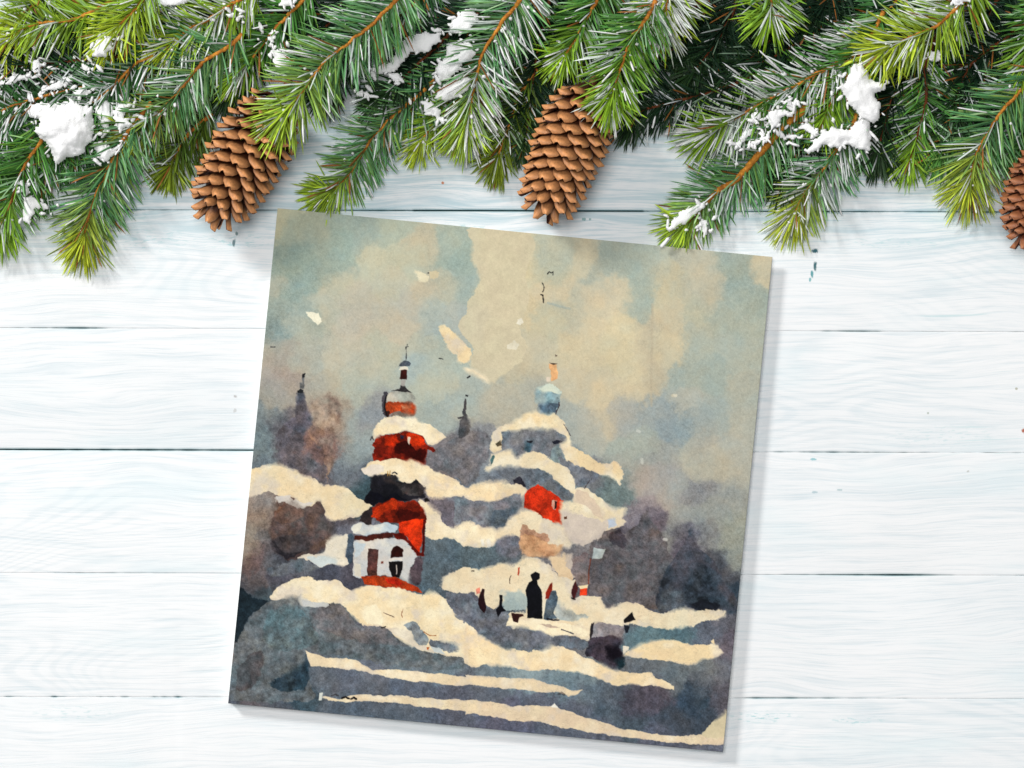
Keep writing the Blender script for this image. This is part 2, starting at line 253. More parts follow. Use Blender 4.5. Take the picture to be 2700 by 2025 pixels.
# (region, colour a, colour b, warp, outline)
POLY = [
('A',(209,197,166),(206,192,163),3.5,[(1730,180),(1700,240),(1728,330),(1712,460),(1765,560),(1772,640),(1745,740),(1680,800),(1672,900),(1600,990),(1640,1080),(1720,1200),(1700,1330),(1780,1400),(1870,1490),(2020,1400),(2180,1200),(2120,1000),(2210,800),(2150,600),(2240,400),(2180,180)]),
('A',(245,240,215),SW,1.5,[(340,892),(440,898),(462,975),(435,998),(400,965),(350,925)]),
('A',(232,224,195),(222,210,178),2,[(1240,550),(1300,565),(1370,600),(1360,640),(1290,632),(1260,590)]),
('A',(214,196,160),(205,190,156),2,[(1370,550),(1445,560),(1440,610),(1380,620)]),
('A',(248,224,178),(240,208,160),2.5,[(1440,1020),(1490,1015),(1580,1060),(1640,1150),(1700,1210),(1705,1280),(1670,1310),(1610,1300),(1600,1230),(1530,1170),(1480,1100)]),
('A',(236,214,180),(225,205,175),2,[(1510,1150),(1560,1180),(1610,1250),(1570,1245),(1520,1200)]),
('A',(246,234,205),(240,222,190),2,[(1660,1355),(1740,1375),(1830,1430),(1860,1490),(1800,1470),(1730,1420),(1670,1395)]),
('A',(228,220,200),SW,2,[(2095,950),(2130,940),(2155,970),(2130,1000),(2100,985)]),
('A',(222,214,192),SW,3,[(2030,1150),(2080,1120),(2105,1180),(2080,1215),(2030,1190)]),
# far spires
('C',(160,140,126),(144,120,110),3.5,[(690,560),(800,430),(860,440),(945,530),(935,690),(890,760),(880,1000),(830,1100),(820,1180),(740,1150),(640,1000),(650,800)]),
('C',(92,88,101),(106,94,101),3,[(560,640),(640,610),(700,690),(660,760),(740,850),(800,960),(820,1180),(700,1140),(560,1080),(440,1000),(400,900),(420,760),(480,690)]),
('C',(148,108,92),(118,92,90),5,[(650,760),(760,740),(880,760),(880,900),(820,1000),(700,980),(640,880)]),
('C',(108,108,116),(120,114,120),3.5,[(1930,800),(2000,740),(2100,720),(2190,800),(2150,980),(2080,1180),(1980,1200),(1880,1120),(1720,1060),(1650,1010),(1700,900),(1800,870)]),
('F',(42,66,84),(36,58,78),5,[(1590,300),(1660,250),(1700,330),(1780,400),(1840,480),(1800,560),(1600,560),(1540,480),(1600,420)]),
('F',(50,66,84),(44,60,80),5,[(1380,320),(1430,280),(1470,400),(1400,470),(1340,430)]),
('C',(108,98,112),(92,88,104),3,[(585,430),(640,430),(645,560),(690,600),(700,690),(640,760),(560,740),(470,700),(520,660),(560,610)]),
('C',(80,78,92),(72,70,84),2,[(585,425),(635,425),(640,520),(650,600),(560,610),(570,520)]),
('C',(45,52,58),(40,45,50),1.5,[(583,405),(605,390),(632,405),(634,428),(583,428)]),
('C',(40,44,50),(36,40,45),1.5,[(625,272),(648,268),(645,300),(625,305)]),
('C',(98,102,108),(90,94,100),1.5,[(620,300),(638,300),(632,390),(598,385),(600,350),(618,345)]),
('C',(90,86,92),(78,76,82),2.5,[(1965,560),(1995,560),(2000,620),(2025,660),(2020,720),(1990,770),(1930,810),(1935,720),(1945,650),(1965,620)]),
('C',(70,66,72),(62,60,66),1.2,[(1975,480),(1985,480),(1995,570),(1968,600),(1960,590)]),
('C',(40,38,42),(36,36,40),1,[(1982,448),(2005,450),(2000,465),(1982,462)]),
('C',(70,66,72),(62,60,66),1.2,[(1915,628),(1970,620),(1970,645),(1925,640)]),
('G',(108,100,104),(92,88,96),2.6,[(740,1100),(760,1010),(870,920),(900,920),(960,960),(1040,900),(1095,830),(1130,900),(1190,960),(1250,1080),(1300,1180),(1260,1320),(1200,1440),(1000,1400),(850,1420),(740,1330)]),
('G',(82,80,94),(64,70,86),2.4,[(1380,935),(1405,1000),(1440,1060),(1510,1110),(1560,1200),(1600,1300),(1650,1340),(1655,1450),(1190,1450),(1180,1300),(1230,1180),(1300,1080),(1345,1010)]),
('G',(36,60,76),(28,48,66),5,[(1400,1180),(1480,1160),(1530,1260),(1580,1340),(1640,1440),(1380,1440),(1330,1330)]),
('G',(42,58,74),(36,52,68),5,[(1200,1200),(1250,1180),(1270,1260),(1230,1330),(1170,1360),(1160,1300)]),
('G',(36,40,54),(30,40,56),2.5,[(1380,1400),(1480,1380),(1560,1420),(1540,1450),(1360,1450)]),
('G',(98,112,122),(90,104,116),5,[(1190,1340),(1250,1300),(1340,1340),(1330,1440),(1190,1445)]),
('G',(70,60,70),(62,54,64),3,[(880,950),(930,930),(980,1000),(960,1060),(900,1040)]),
('H',(106,114,120),(96,105,114),3,[(135,1420),(170,1270),(230,1170),(340,1080),(420,1040),(560,1030),(600,1080),(820,1070),(900,1180),(960,1230),(1100,1230),(1200,1280),(1300,1370),(1600,1420),(1620,1500),(1300,1500),(1000,1440),(700,1400),(610,1380),(600,1480),(650,1640),(620,1700),(110,1700)]),
('H',(112,106,110),(100,98,106),3.5,[(640,1090),(820,1080),(900,1180),(960,1230),(1100,1230),(1200,1280),(1260,1350),(1000,1330),(800,1280),(700,1250),(640,1190)]),
('H',(98,118,126),(88,110,120),3.5,[(360,1130),(500,1080),(600,1130),(650,1250),(680,1310),(600,1370),(420,1380),(320,1300)]),
('H',(92,84,88),(84,80,86),3.5,[(170,1480),(280,1380),(320,1400),(300,1560),(230,1640),(150,1640)]),
('H',(42,70,88),(34,58,78),3,[(420,1560),(520,1500),(610,1460),(622,1560),(570,1640),(440,1640),(360,1590)]),
('H',(32,54,68),(22,42,56),3,[(165,970),(260,1040),(350,1060),(300,1110),(220,1170),(180,1250),(140,1330),(140,1100)]),
('H',(94,72,66),(66,54,58),3,[(395,480),(440,450),(475,470),(510,410),(560,440),(590,460),(640,460),(690,425),(720,520),(770,560),(760,650),(700,740),(600,780),(470,800),(380,690),(370,560)]),
('H',(114,78,64),(98,70,62),3,[(400,470),(510,415),(560,440),(580,520),(480,560),(400,540)]),
('H',(34,34,46),(50,44,54),3,[(370,670),(430,660),(520,640),(600,640),(650,700),(560,760),(470,790),(400,720)]),
# church: drum and dome
('D',(248,232,196),(244,214,165),2.5,[(690,570),(760,585),(860,630),(910,700),(955,790),(965,850),(930,860),(860,740),(700,725),(530,740),(410,760),(390,860),(380,910),(290,915),(290,860),(320,780),(380,710),(470,670),(560,610)]),
('D',(116,116,126),(102,108,120),3,[(400,760),(520,735),(640,735),(760,730),(880,750),(925,800),(930,850),(880,860),(870,960),(860,1010),(780,960),(700,930),(600,920),(520,970),(470,920),(380,900),(390,820)]),
('D',(125,148,155),(118,140,150),2,[(830,870),(875,860),(880,940),(870,1010),(790,970),(800,900)]),
('D',(55,95,115),(50,85,105),2,[(585,835),(650,840),(645,900),(620,930),(585,900)]),
('D',(38,42,62),(34,38,58),1.5,[(810,835),(850,820),(900,838),(870,852),(820,852)]),
('D',(40,40,55),(36,36,50),1.2,[(590,828),(655,830),(640,850),(600,845)]),
('D',(105,85,60),(90,75,60),1.2,[(335,850),(375,820),(385,865),(350,875)]),
('D',(150,172,178),(110,140,155),2.2,[(695,395),(730,370),(790,345),(840,370),(878,410),(875,470),(868,520),(840,600),(760,590),(700,560),(690,510),(665,500),(662,440)]),
('D',(222,226,205),(200,212,200),1.8,[(695,395),(730,370),(790,342),(840,370),(878,410),(872,445),(800,425),(730,410)]),
('D',(88,108,130),(78,98,120),2,[(700,515),(860,520),(850,560),(835,605),(760,592),(705,565)]),
('D',(236,176,118),(228,160,104),1.6,[(785,190),(850,190),(848,310),(800,325),(790,280)]),
('D',(215,200,180),(232,214,195),1.5,[(755,292),(790,300),(795,330),(760,330)]),
('D',(80,48,35),(70,45,35),.8,[(788,180),(825,178),(858,186),(820,193)]),
('D',(70,50,45),(70,50,45),.8,[(832,112),(852,120),(835,130)]),
# church right shoulder
('D',(247,219,170),(242,208,160),3,[(880,850),(980,865),(1060,900),(1120,960),(1200,1010),(1290,1020),(1330,985),(1380,1030),(1400,1110),(1370,1190),(1320,1140),(1180,1100),(1040,1050),(940,1020),(895,930)]),
('D',(118,125,140),(105,112,128),3,[(870,940),(950,1020),(1080,1060),(1200,1110),(1160,1180),(1090,1200),(1000,1200),(930,1110),(880,1020)]),
# middle tier snow roofs
('D',(249,231,196),(245,220,178),2.5,[(290,930),(390,920),(460,912),(520,965),(600,925),(700,920),(780,965),(880,1020),(960,1110),(1000,1200),(990,1280),(930,1270),(880,1200),(810,1120),(740,1080),(600,1060),(480,1040),(360,1050),(290,1090),(250,1050),(285,1010)]),
('D',(60,110,115),(50,95,100),1.5,[(305,945),(328,940),(310,1010),(290,1030),(290,980)]),
('D',(108,118,132),(96,104,118),3,[(290,1090),(360,1055),(480,1045),(600,1065),(740,1085),(810,1130),(880,1210),(990,1290),(960,1330),(900,1320),(780,1230),(700,1190),(600,1230),(540,1190),(400,1170),(240,1200)]),
('D',(40,38,55),(55,52,70),2.5,[(490,1150),(530,1130),(560,1170),(590,1210),(560,1230),(500,1190)]),
('D',(248,230,192),(243,214,170),2.5,[(0,1180),(60,1200),(110,1235),(190,1215),(300,1170),(400,1165),(470,1190),(540,1190),(610,1240),(570,1300),(570,1360),(540,1380),(545,1270),(430,1290),(330,1330),(200,1330),(60,1290),(0,1290)]),
('D',(114,124,134),(118,114,124),3,[(0,1290),(60,1290),(200,1335),(330,1335),(430,1290),(555,1265),(560,1370),(540,1410),(450,1480),(350,1565),(230,1550),(150,1510),(0,1540)]),
('D',(80,100,118),(72,92,112),2.5,[(300,1430),(420,1390),(500,1400),(440,1490),(350,1560),(290,1540)]),
('D',(212,52,22),(198,42,16),1.5,[(600,1240),(700,1195),(780,1240),(905,1325),(895,1400),(890,1535),(820,1515),(740,1470),(640,1410),(575,1385),(580,1300)]),
('D',(160,38,18),(190,45,20),1.5,[(580,1350),(640,1360),(700,1420),(740,1470),(640,1412),(570,1385)]),
('D',(215,190,170),(205,110,90),1,[(815,1330),(850,1325),(840,1405),(820,1400),(800,1370)]),
('D',(40,20,20),(40,20,20),.6,[(832,1333),(850,1340),(845,1395),(828,1398)]),
('D',(250,234,200),(246,222,182),2.5,[(890,1330),(985,1340),(980,1250),(1060,1220),(1130,1260),(1230,1300),(1290,1370),(1340,1400),(1435,1395),(1400,1480),(1425,1500),(1370,1540),(1280,1560),(1180,1600),(1120,1640),(1000,1640),(940,1600),(890,1540)]),
('D',(222,196,170),(212,188,168),3,[(1010,1250),(1080,1270),(1160,1320),(1220,1400),(1225,1470),(1160,1440),(1090,1370),(990,1340)]),
('D',(212,196,182),(200,184,176),4,[(900,1420),(980,1440),(1150,1480),(1290,1500),(1200,1620),(1050,1700),(920,1640)]),
('D',(165,185,215),(180,190,210),2.5,[(1270,1490),(1340,1480),(1350,1530),(1280,1540)]),
('D',(90,48,28),(90,48,28),1,[(905,1465),(935,1460),(930,1485),(908,1488)]),
# lower snow tier behind bridge
('D',(249,231,196),(245,220,180),2.5,[(0,1540),(150,1505),(230,1550),(350,1580),(450,1480),(520,1440),(540,1400),(640,1410),(740,1470),(830,1520),(900,1540),(940,1640),(960,1720),(700,1720),(620,1600),(560,1545),(550,1640),(480,1610),(380,1640),(300,1700),(150,1720),(0,1640)]),
('D',(170,120,95),(185,140,110),3,[(560,1545),(640,1570),(720,1600),(780,1600),(770,1700),(700,1760),(560,1740)]),
('D',(112,106,120),(100,105,120),2.5,[(360,1650),(440,1610),(520,1610),(550,1640),(555,1760),(440,1800),(350,1760)]),
# left hills
('C',(250,232,196),(246,218,172),2.5,[(170,1095),(220,1060),(320,1030),(440,1030),(540,1075),(640,1120),(740,1155),(800,1195),(900,1195),(1000,1240),(1080,1300),(1150,1350),(1200,1370),(1150,1420),(1100,1460),(1000,1465),(900,1500),(810,1440),(780,1340),(650,1380),(540,1300),(430,1280),(350,1240),(170,1290)]),
('C',(226,216,205),(210,205,205),3,[(430,1280),(520,1290),(560,1330),(700,1340),(640,1385),(560,1370),(500,1350),(420,1320)]),
('C',(110,94,88),(90,78,78),5,[(400,1400),(500,1350),(540,1320),(600,1345),(640,1380),(700,1370),(775,1340),(800,1440),(880,1540),(860,1640),(760,1760),(560,1780),(400,1700),(360,1500)]),
# purple tree mass between towers behind snow
# tower 1
('C',(66,60,70),(48,46,60),2.5,[(1300,430),(1335,440),(1320,560),(1340,640),(1310,620),(1280,540)]),
('C',(178,172,160),(165,158,150),2,[(1335,440),(1400,410),(1500,415),(1545,450),(1560,520),(1440,520),(1330,520)]),
('C',(196,78,32),(176,62,28),2.2,[(1320,520),(1400,505),(1540,505),(1562,550),(1545,625),(1440,600),(1340,605),(1310,560)]),
('C',(225,175,140),(205,120,80),2,[(1450,530),(1520,535),(1510,560),(1460,555)]),
('C',(60,35,32),(80,42,32),2,[(1310,560),(1350,580),(1345,640),(1320,630)]),
('C',(112,98,88),(130,110,98),2,[(1400,590),(1480,580),(1540,625),(1440,630),(1350,625)]),
('C',(62,58,60),(55,52,56),1.2,[(1365,410),(1430,395),(1440,365),(1475,370),(1500,405),(1530,425),(1440,415)]),
('C',(200,198,192),(150,145,142),.8,[(1442,325),(1485,325),(1472,375),(1445,370)]),
('C',(68,22,18),(56,20,18),.8,[(1440,235),(1498,235),(1492,320),(1435,318)]),
('C',(236,230,212),(230,222,205),.8,[(1425,240),(1440,215),(1470,208),(1500,215),(1512,245),(1480,235),(1450,240)]),
('C',(58,62,76),(80,100,125),1.2,[(1435,185),(1470,160),(1510,165),(1530,185),(1515,205),(1470,210),(1425,215)]),
('C',(250,236,204),(246,224,184),1.8,[(1340,635),(1440,630),(1560,640),(1590,665),(1680,690),(1760,755),(1825,800),(1770,835),(1720,860),(1660,850),(1620,790),(1540,755),(1420,760),(1310,765),(1240,800),(1215,810),(1220,730),(1260,670)]),
('C',(150,34,14),(112,20,10),2.2,[(1235,810),(1310,768),(1420,762),(1540,760),(1620,790),(1650,860),(1725,880),(1720,920),(1660,900),(1650,1030),(1560,1000),(1400,985),(1220,992),(1230,900),(1210,860)]),
('C',(206,52,16),(196,44,14),2.2,[(1490,775),(1560,765),(1610,800),(1640,860),(1560,880),(1520,840)]),
('C',(190,44,14),(170,36,12),2.2,[(1310,790),(1400,775),(1430,830),(1380,870),(1310,860)]),
('C',(80,14,10),(60,12,10),2.5,[(1430,830),(1520,840),(1560,900),(1640,900),(1640,1000),(1540,990),(1460,940),(1380,920)]),
('C',(206,184,168),(225,210,190),1.5,[(1500,790),(1525,800),(1520,870),(1505,840)]),
('C',(44,46,86),(44,40,70),1.2,[(1438,780),(1475,785),(1465,812),(1440,808)]),
('C',(250,233,198),(246,220,178),2,[(1115,1075),(1150,1030),(1220,995),(1400,985),(1520,985),(1620,1020),(1720,1070),(1800,1110),(1870,1135),(1950,1200),(2010,1225),(2100,1190),(2212,1180),(2260,1240),(2212,1320),(2100,1310),(2000,1290),(1900,1300),(1800,1300),(1700,1310),(1650,1240),(1560,1190),(1500,1190),(1440,1170),(1400,1120),(1240,1130),(1180,1120)]),
('C',(228,216,205),(232,222,205),3,[(1120,1075),(1150,1040),(1260,1030),(1300,1080),(1240,1125),(1180,1120)]),
('C',(36,34,46),(24,24,34),2.2,[(1190,1130),(1240,1125),(1300,1120),(1400,1110),(1420,1160),(1500,1190),(1540,1180),(1575,1150),(1605,1190),(1645,1210),(1630,1260),(1650,1300),(1560,1320),(1480,1340),(1380,1320),(1280,1340),(1200,1370),(1120,1330),(1190,1240)]),
('C',(76,62,60),(60,50,54),2.5,[(1290,1120),(1400,1110),(1430,1180),(1600,1190),(1640,1230),(1600,1290),(1480,1280),(1400,1200),(1300,1170)]),
('C',(16,18,36),(18,18,30),2.5,[(1200,1250),(1300,1290),(1380,1270),(1470,1300),(1500,1330),(1300,1340),(1200,1370),(1140,1330)]),
('C',(30,22,24),(30,22,24),1.5,[(1635,1310),(1665,1302),(1690,1335),(1650,1340)]),
('C',(50,38,40),(66,52,50),2.2,[(1120,1440),(1200,1380),(1220,1470),(1210,1540),(1100,1500)]),
('C',(142,34,14),(112,24,10),2.2,[(1200,1390),(1280,1345),(1360,1310),(1480,1345),(1560,1330),(1640,1400),(1650,1480),(1640,1560),(1540,1550),(1430,1520),(1340,1510),(1240,1500)]),
('C',(190,52,18),(175,46,16),2.2,[(1290,1350),(1370,1310),(1420,1350),(1400,1400),(1300,1420),(1250,1480),(1200,1470),(1220,1400)]),
('C',(86,18,12),(70,16,12),2.2,[(1420,1400),(1540,1420),(1620,1440),(1560,1490),(1440,1490),(1400,1450)]),
('C',(250,236,205),(243,222,185),2.2,[(1600,1325),(1660,1340),(1720,1385),(1760,1440),(1800,1520),(1860,1550),(1930,1540),(2000,1505),(2080,1520),(2110,1550),(2220,1560),(2220,1700),(2150,1690),(2050,1680),(1960,1700),(1880,1650),(1830,1640),(1760,1650),(1650,1640),(1650,1440),(1600,1360)]),
# lower house with bright red gable
('E',(219,48,16),(235,56,16),1.6,[(1500,90),(1580,70),(1700,65),(1690,160),(1680,260),(1660,350),(1600,280),(1550,200),(1490,190)]),
('E',(120,22,12),(105,20,12),1.6,[(1440,180),(1540,180),(1560,230),(1620,290),(1670,350),(1690,330),(1695,380),(1640,370),(1570,270),(1480,240)]),
('E',(90,15,12),(100,18,14),.8,[(1690,70),(1712,60),(1702,370),(1684,360)]),
('E',(166,190,214),(190,208,222),1.8,[(1085,130),(1130,95),(1200,90),(1290,115),(1370,85),(1420,100),(1485,125),(1465,170),(1380,175),(1280,188),(1130,190),(1100,170)]),
('E',(226,222,208),(215,215,208),1.8,[(1085,140),(1130,95),(1190,100),(1170,160),(1110,185)]),
('E',(92,36,26),(76,30,24),1.5,[(1120,205),(1280,190),(1440,175),(1450,210),(1330,235),(1180,245),(1120,235)]),
('E',(68,88,112),(58,78,100),2,[(1060,190),(1110,200),(1125,260),(1110,420),(1060,420),(1055,300)]),
('E',(214,206,200),(196,200,206),2,[(1125,250),(1250,240),(1340,230),(1450,220),(1530,240),(1580,290),(1640,370),(1600,450),(1585,590),(1500,555),(1350,530),(1210,520),(1180,560),(1120,540),(1120,400)]),
('E',(228,222,205),(216,206,190),2,[(1130,430),(1180,430),(1175,560),(1130,540)]),
('E',(180,196,210),(196,206,214),2,[(1130,260),(1220,260),(1200,330),(1130,380)]),
('E',(88,50,44),(76,42,40),1,[(1240,308),(1322,312),(1310,530),(1228,525),(1232,420)]),
('E',(54,14,10),(34,10,8),1,[(1422,330),(1440,295),(1475,283),(1525,320),(1520,380),(1425,385)]),
('E',(16,12,14),(22,18,20),.8,[(1410,415),(1520,412),(1522,480),(1490,550),(1435,545),(1408,480)]),
('E',(232,226,214),(225,215,205),.6,[(1405,388),(1515,386),(1520,408),(1460,400),(1412,412)]),
('E',(200,185,178),(200,185,178),.5,[(1468,440),(1476,440),(1474,520),(1466,520)]),
('E',(110,48,36),(110,48,36),.6,[(1340,412),(1360,410),(1358,430),(1340,430)]),
('E',(62,48,60),(84,66,74),1.8,[(1620,395),(1660,380),(1685,400),(1670,600),(1610,600),(1585,520)]),
('E',(166,48,18),(184,62,22),1.6,[(1170,545),(1210,528),(1300,530),(1450,545),(1560,585),(1640,625),(1685,675),(1600,660),(1450,630),(1300,615),(1200,605)]),
('E',(190,34,18),(175,40,18),1.2,[(1370,555),(1450,558),(1530,600),(1480,618),(1400,590)]),
# left mid snow blob and hut snow
('E',(240,226,202),(228,222,208),2,[(900,225),(950,200),(1020,190),(1065,185),(1060,300),(1050,380),(1080,430),(1040,455),(1000,450),(920,430),(830,468),(780,420),(720,400),(640,385),(740,350),(850,350),(880,290)]),
('E',(205,214,214),(196,206,208),2.2,[(720,380),(830,360),(950,380),(960,430),(900,430),(835,465),(780,420)]),
('E',(102,112,122),(92,100,116),2.5,[(470,450),(560,420),(650,390),(700,395),(760,430),(830,470),(780,490),(640,500),(520,520),(400,520),(390,480)]),
# big foreground snowbank
('E',(251,236,202),(247,222,178),2.2,[(410,700),(440,660),(520,600),(620,555),(700,540),(760,555),(800,580),(900,570),(980,575),(1020,610),(1100,655),(1200,620),(1260,612),(1360,622),(1480,635),(1600,665),(1680,690),(1740,650),(1820,670),(1880,730),(1940,820),(2020,890),(2100,960),(2180,1030),(2300,1110),(2300,1290),(2200,1275),(2040,1255),(2030,1220),(1880,1200),(1800,1170),(1700,1160),(1640,1140),(1560,1100),(1500,1050),(1380,970),(1290,955),(1190,945),(1130,890),(1080,840),(1000,760),(900,765),(780,780),(690,770),(660,705),(560,705),(480,725),(412,728)]),
('E',(208,206,196),(190,192,196),2,[(670,705),(760,740),(900,760),(880,790),(780,782),(700,780)]),
('E',(250,238,206),(249,236,205),3,[(1200,790),(1300,780),(1350,860),(1340,930),(1240,930),(1190,880)]),
('E',(128,140,150),(112,122,136),2,[(1540,940),(1590,910),(1640,930),(1690,990),(1740,1060),(1720,1110),(1660,1115),(1600,1070),(1590,1000)]),
('E',(108,116,128),(98,106,120),1.8,[(1750,1060),(1850,1080),(1950,1100),(1985,1150),(1950,1175),(1860,1160),(1760,1120)]),
('E',(226,210,186),(214,202,186),2,[(1380,970),(1480,960),(1590,990),(1600,1060),(1640,1110),(1720,1120),(1800,1170),(1650,1145),(1560,1090),(1500,1030)]),
('E',(200,205,205),(190,200,205),1.5,[(1760,1120),(1840,1145),(1880,1190),(1790,1165)]),
('E',(196,96,40),(196,96,40),.8,[(1725,1125),(1750,1125),(1742,1148),(1726,1145)]),
# long stripes
('E',(246,226,190),(240,214,176),1.6,[(715,1160),(790,1180),(900,1220),(1000,1222),(1130,1230),(1190,1270),(1280,1310),(1400,1310),(1540,1320),(1680,1340),(1900,1355),(2260,1390),(2260,1460),(2100,1445),(1900,1435),(1700,1415),(1500,1395),(1400,1375),(1240,1340),(1080,1315),(900,1295),(760,1285),(740,1230)]),
('F',(240,216,178),(232,206,172),1.6,[(-30,1050),(150,1065),(440,1075),(560,1110),(700,1150),(825,1165),(780,1195),(720,1210),(640,1180),(500,1175),(300,1155),(100,1130),(-30,1125)]),
('E',(243,226,192),(236,210,172),1.6,[(850,1540),(900,1545),(1000,1560),(1080,1530),(1160,1515),(1300,1525),(1500,1535),(1800,1560),(2000,1560),(2260,1585),(2260,1670),(2000,1650),(1850,1645),(1700,1620),(1400,1585),(1200,1575),(1050,1580),(900,1575)]),
('F',(240,218,182),(230,202,170),1.6,[(-30,1235),(100,1245),(300,1275),(420,1275),(560,1270),(640,1290),(740,1320),(840,1360),(960,1390),(1050,1430),(1150,1450),(1350,1480),(1500,1495),(1690,1490),(1750,1440),(1870,1420),(1850,1560),(1700,1555),(1400,1540),(1200,1510),(1000,1490),(800,1450),(650,1430),(500,1390),(300,1385),(100,1345),(-30,1330)]),
('F',(250,244,230),(250,244,230),.8,[(585,1280),(612,1255),(645,1292),(600,1285)]),
('F',(218,200,164),(212,196,160),2.2,[(1700,1470),(1760,1420),(1790,1370),(1860,1320),(1880,1310),(1880,1500),(1700,1500)]),
('E',(222,224,216),(222,224,216),.8,[(830,1510),(858,1505),(850,1570),(825,1570)]),
# foreground bank, right part
('F',(250,228,188),(245,216,172),2,[(-40,690),(20,710),(100,780),(180,820),(280,855),(380,870),(500,865),(590,835),(680,842),(760,880),(860,930),(960,975),(1060,1015),(1160,1030),(1320,1040),(1360,1080),(1460,1110),(1485,1155),(1380,1140),(1250,1120),(1160,1118),(1040,1120),(900,1065),(780,1035),(620,1020),(420,1010),(250,990),(100,978),(-40,970)]),
# village band
('F',(250,234,200),(247,222,182),3,[(-200,330),(-100,290),(0,265),(120,262),(200,235),(320,240),(380,205),(470,195),(540,225),(600,270),(640,330),(760,350),(770,420),(740,500),(820,480),(880,470),(950,490),(990,560),(1060,540),(1150,520),(1240,535),(1340,585),(1420,590),(1500,575),(1600,565),(1700,580),(1860,590),(1780,650),(1600,700),(1500,715),(1350,700),(1200,680),(1120,690),(1100,750),(980,740),(890,780),(880,800),(700,760),(560,760),(420,700),(270,690),(300,600),(400,600),(350,520),(280,480),(220,540),(120,560),(60,470),(-60,450),(-200,440)]),
('F',(196,180,170),(215,190,160),4,[(600,180),(740,170),(760,330),(640,330),(590,260)]),
('F',(228,198,158),(224,190,150),3,[(590,190),(680,190),(690,250),(740,270),(740,350),(640,330),(610,260)]),
('F',(196,138,96),(210,160,115),3.5,[(380,20),(480,50),(560,90),(680,110),(640,170),(560,190),(470,190),(380,180)]),
('F',(134,122,124),(105,92,100),4,[(750,200),(850,170),(870,300),(850,390),(780,390),(750,300)]),
('F',(168,180,184),(158,172,178),1.5,[(905,120),(990,128),(960,195),(885,205)]),
('F',(120,65,50),(120,65,50),.8,[(872,200),(880,205),(862,390),(852,390)]),
('F',(118,122,132),(102,106,122),4,[(-180,470),(-60,450),(60,500),(120,560),(240,560),(290,620),(270,680),(420,710),(560,765),(700,770),(880,810),(800,860),(700,840),(580,830),(500,865),(380,868),(280,855),(180,820),(100,780),(20,710),(-60,650),(-150,560)]),
('F',(172,188,184),(150,168,172),4,[(230,470),(300,440),(400,450),(410,560),(330,590),(250,560)]),
('F',(150,160,166),(176,184,180),4,[(620,500),(680,560),(740,600),(840,620),(840,650),(740,650),(640,640),(615,600)]),
('F',(251,236,204),(248,224,184),2,[(300,640),(420,640),(560,645),(700,680),(820,700),(880,740),(870,775),(760,765),(620,765),(500,735),(380,700),(260,690),(280,650)]),
('F',(188,160,142),(170,140,128),1,[(500,680),(580,682),(655,703),(560,702)]),
('F',(130,122,132),(140,132,140),2,[(890,680),(980,670),(1100,700),(1120,700),(1110,790),(980,780),(890,800)]),
('F',(66,52,68),(44,34,50),2.6,[(880,780),(980,770),(1110,780),(1100,860),(1125,940),(1090,1000),(1010,985),(920,940),(840,900),(860,840)]),
('F',(22,16,30),(22,16,30),2.5,[(980,840),(1080,850),(1110,930),(1080,960),(1000,930)]),
('F',(24,62,76),(20,48,62),2,[(1060,950),(1120,930),(1128,985),(1090,1008)]),
('F',(58,42,42),(40,36,44),1,[(878,675),(900,670),(895,740),(880,800),(870,760)]),
('F',(22,18,24),(22,18,24),.8,[(1118,650),(1150,620),(1180,592),(1190,620),(1208,650),(1160,668),(1120,672)]),
('F',(30,36,52),(30,36,52),.8,[(1118,685),(1160,695),(1150,740),(1130,745)]),
('F',(248,222,176),(243,212,166),1.8,[(1120,910),(1180,860),(1280,810),(1400,800),(1480,790),(1540,820),(1700,828),(1790,820),(1815,860),(1850,890),(1800,920),(1700,940),(1600,980),(1480,960),(1380,940),(1260,935),(1140,915)]),
('F',(236,224,205),(236,224,205),1.2,[(1118,845),(1160,840),(1160,865),(1115,905)]),
('F',(240,214,170),(240,214,170),.8,[(1755,800),(1775,785),(1785,825),(1760,815)]),
# people and small figures
('F',(10,12,20),(14,16,28),.7,[(443,320),(475,298),(505,312),(508,345),(488,362),(492,390),(515,425),(524,480),(525,640),(480,640),(415,635),(410,480),(404,430),(430,375),(455,362)]),
('F',(72,92,110),(60,82,102),1,[(560,500),(590,440),(625,435),(640,490),(630,550),(605,600),(640,640),(560,650),(530,640)]),
('F',(120,26,16),(150,40,22),.8,[(550,450),(580,385),(598,375),(602,430),(575,490),(550,495)]),
('F',(24,14,22),(50,20,24),.8,[(68,460),(85,420),(103,425),(105,480),(115,560),(105,600),(70,565),(60,530)]),
('F',(215,110,90),(200,140,120),1,[(38,430),(65,410),(72,450),(45,460)]),
('F',(16,14,24),(16,14,24),.6,[(212,468),(234,465),(232,550),(262,580),(230,590),(200,632),(185,570),(210,545)]),
('F',(58,26,24),(48,22,22),.8,[(300,600),(385,608),(388,622),(358,630),(350,668),(312,662),(305,632)]),
('F',(228,58,28),(240,70,30),.6,[(800,420),(850,410),(848,468),(798,474)]),
('F',(246,224,178),(246,224,178),.6,[(788,400),(855,392),(852,414),(800,422)]),
('F',(88,34,34),(60,24,30),.8,[(745,400),(765,360),(785,410),(770,480),(755,505),(738,450)]),
('F',(200,80,40),(170,60,40),.6,[(345,270),(360,265),(355,325),(345,320)]),
]
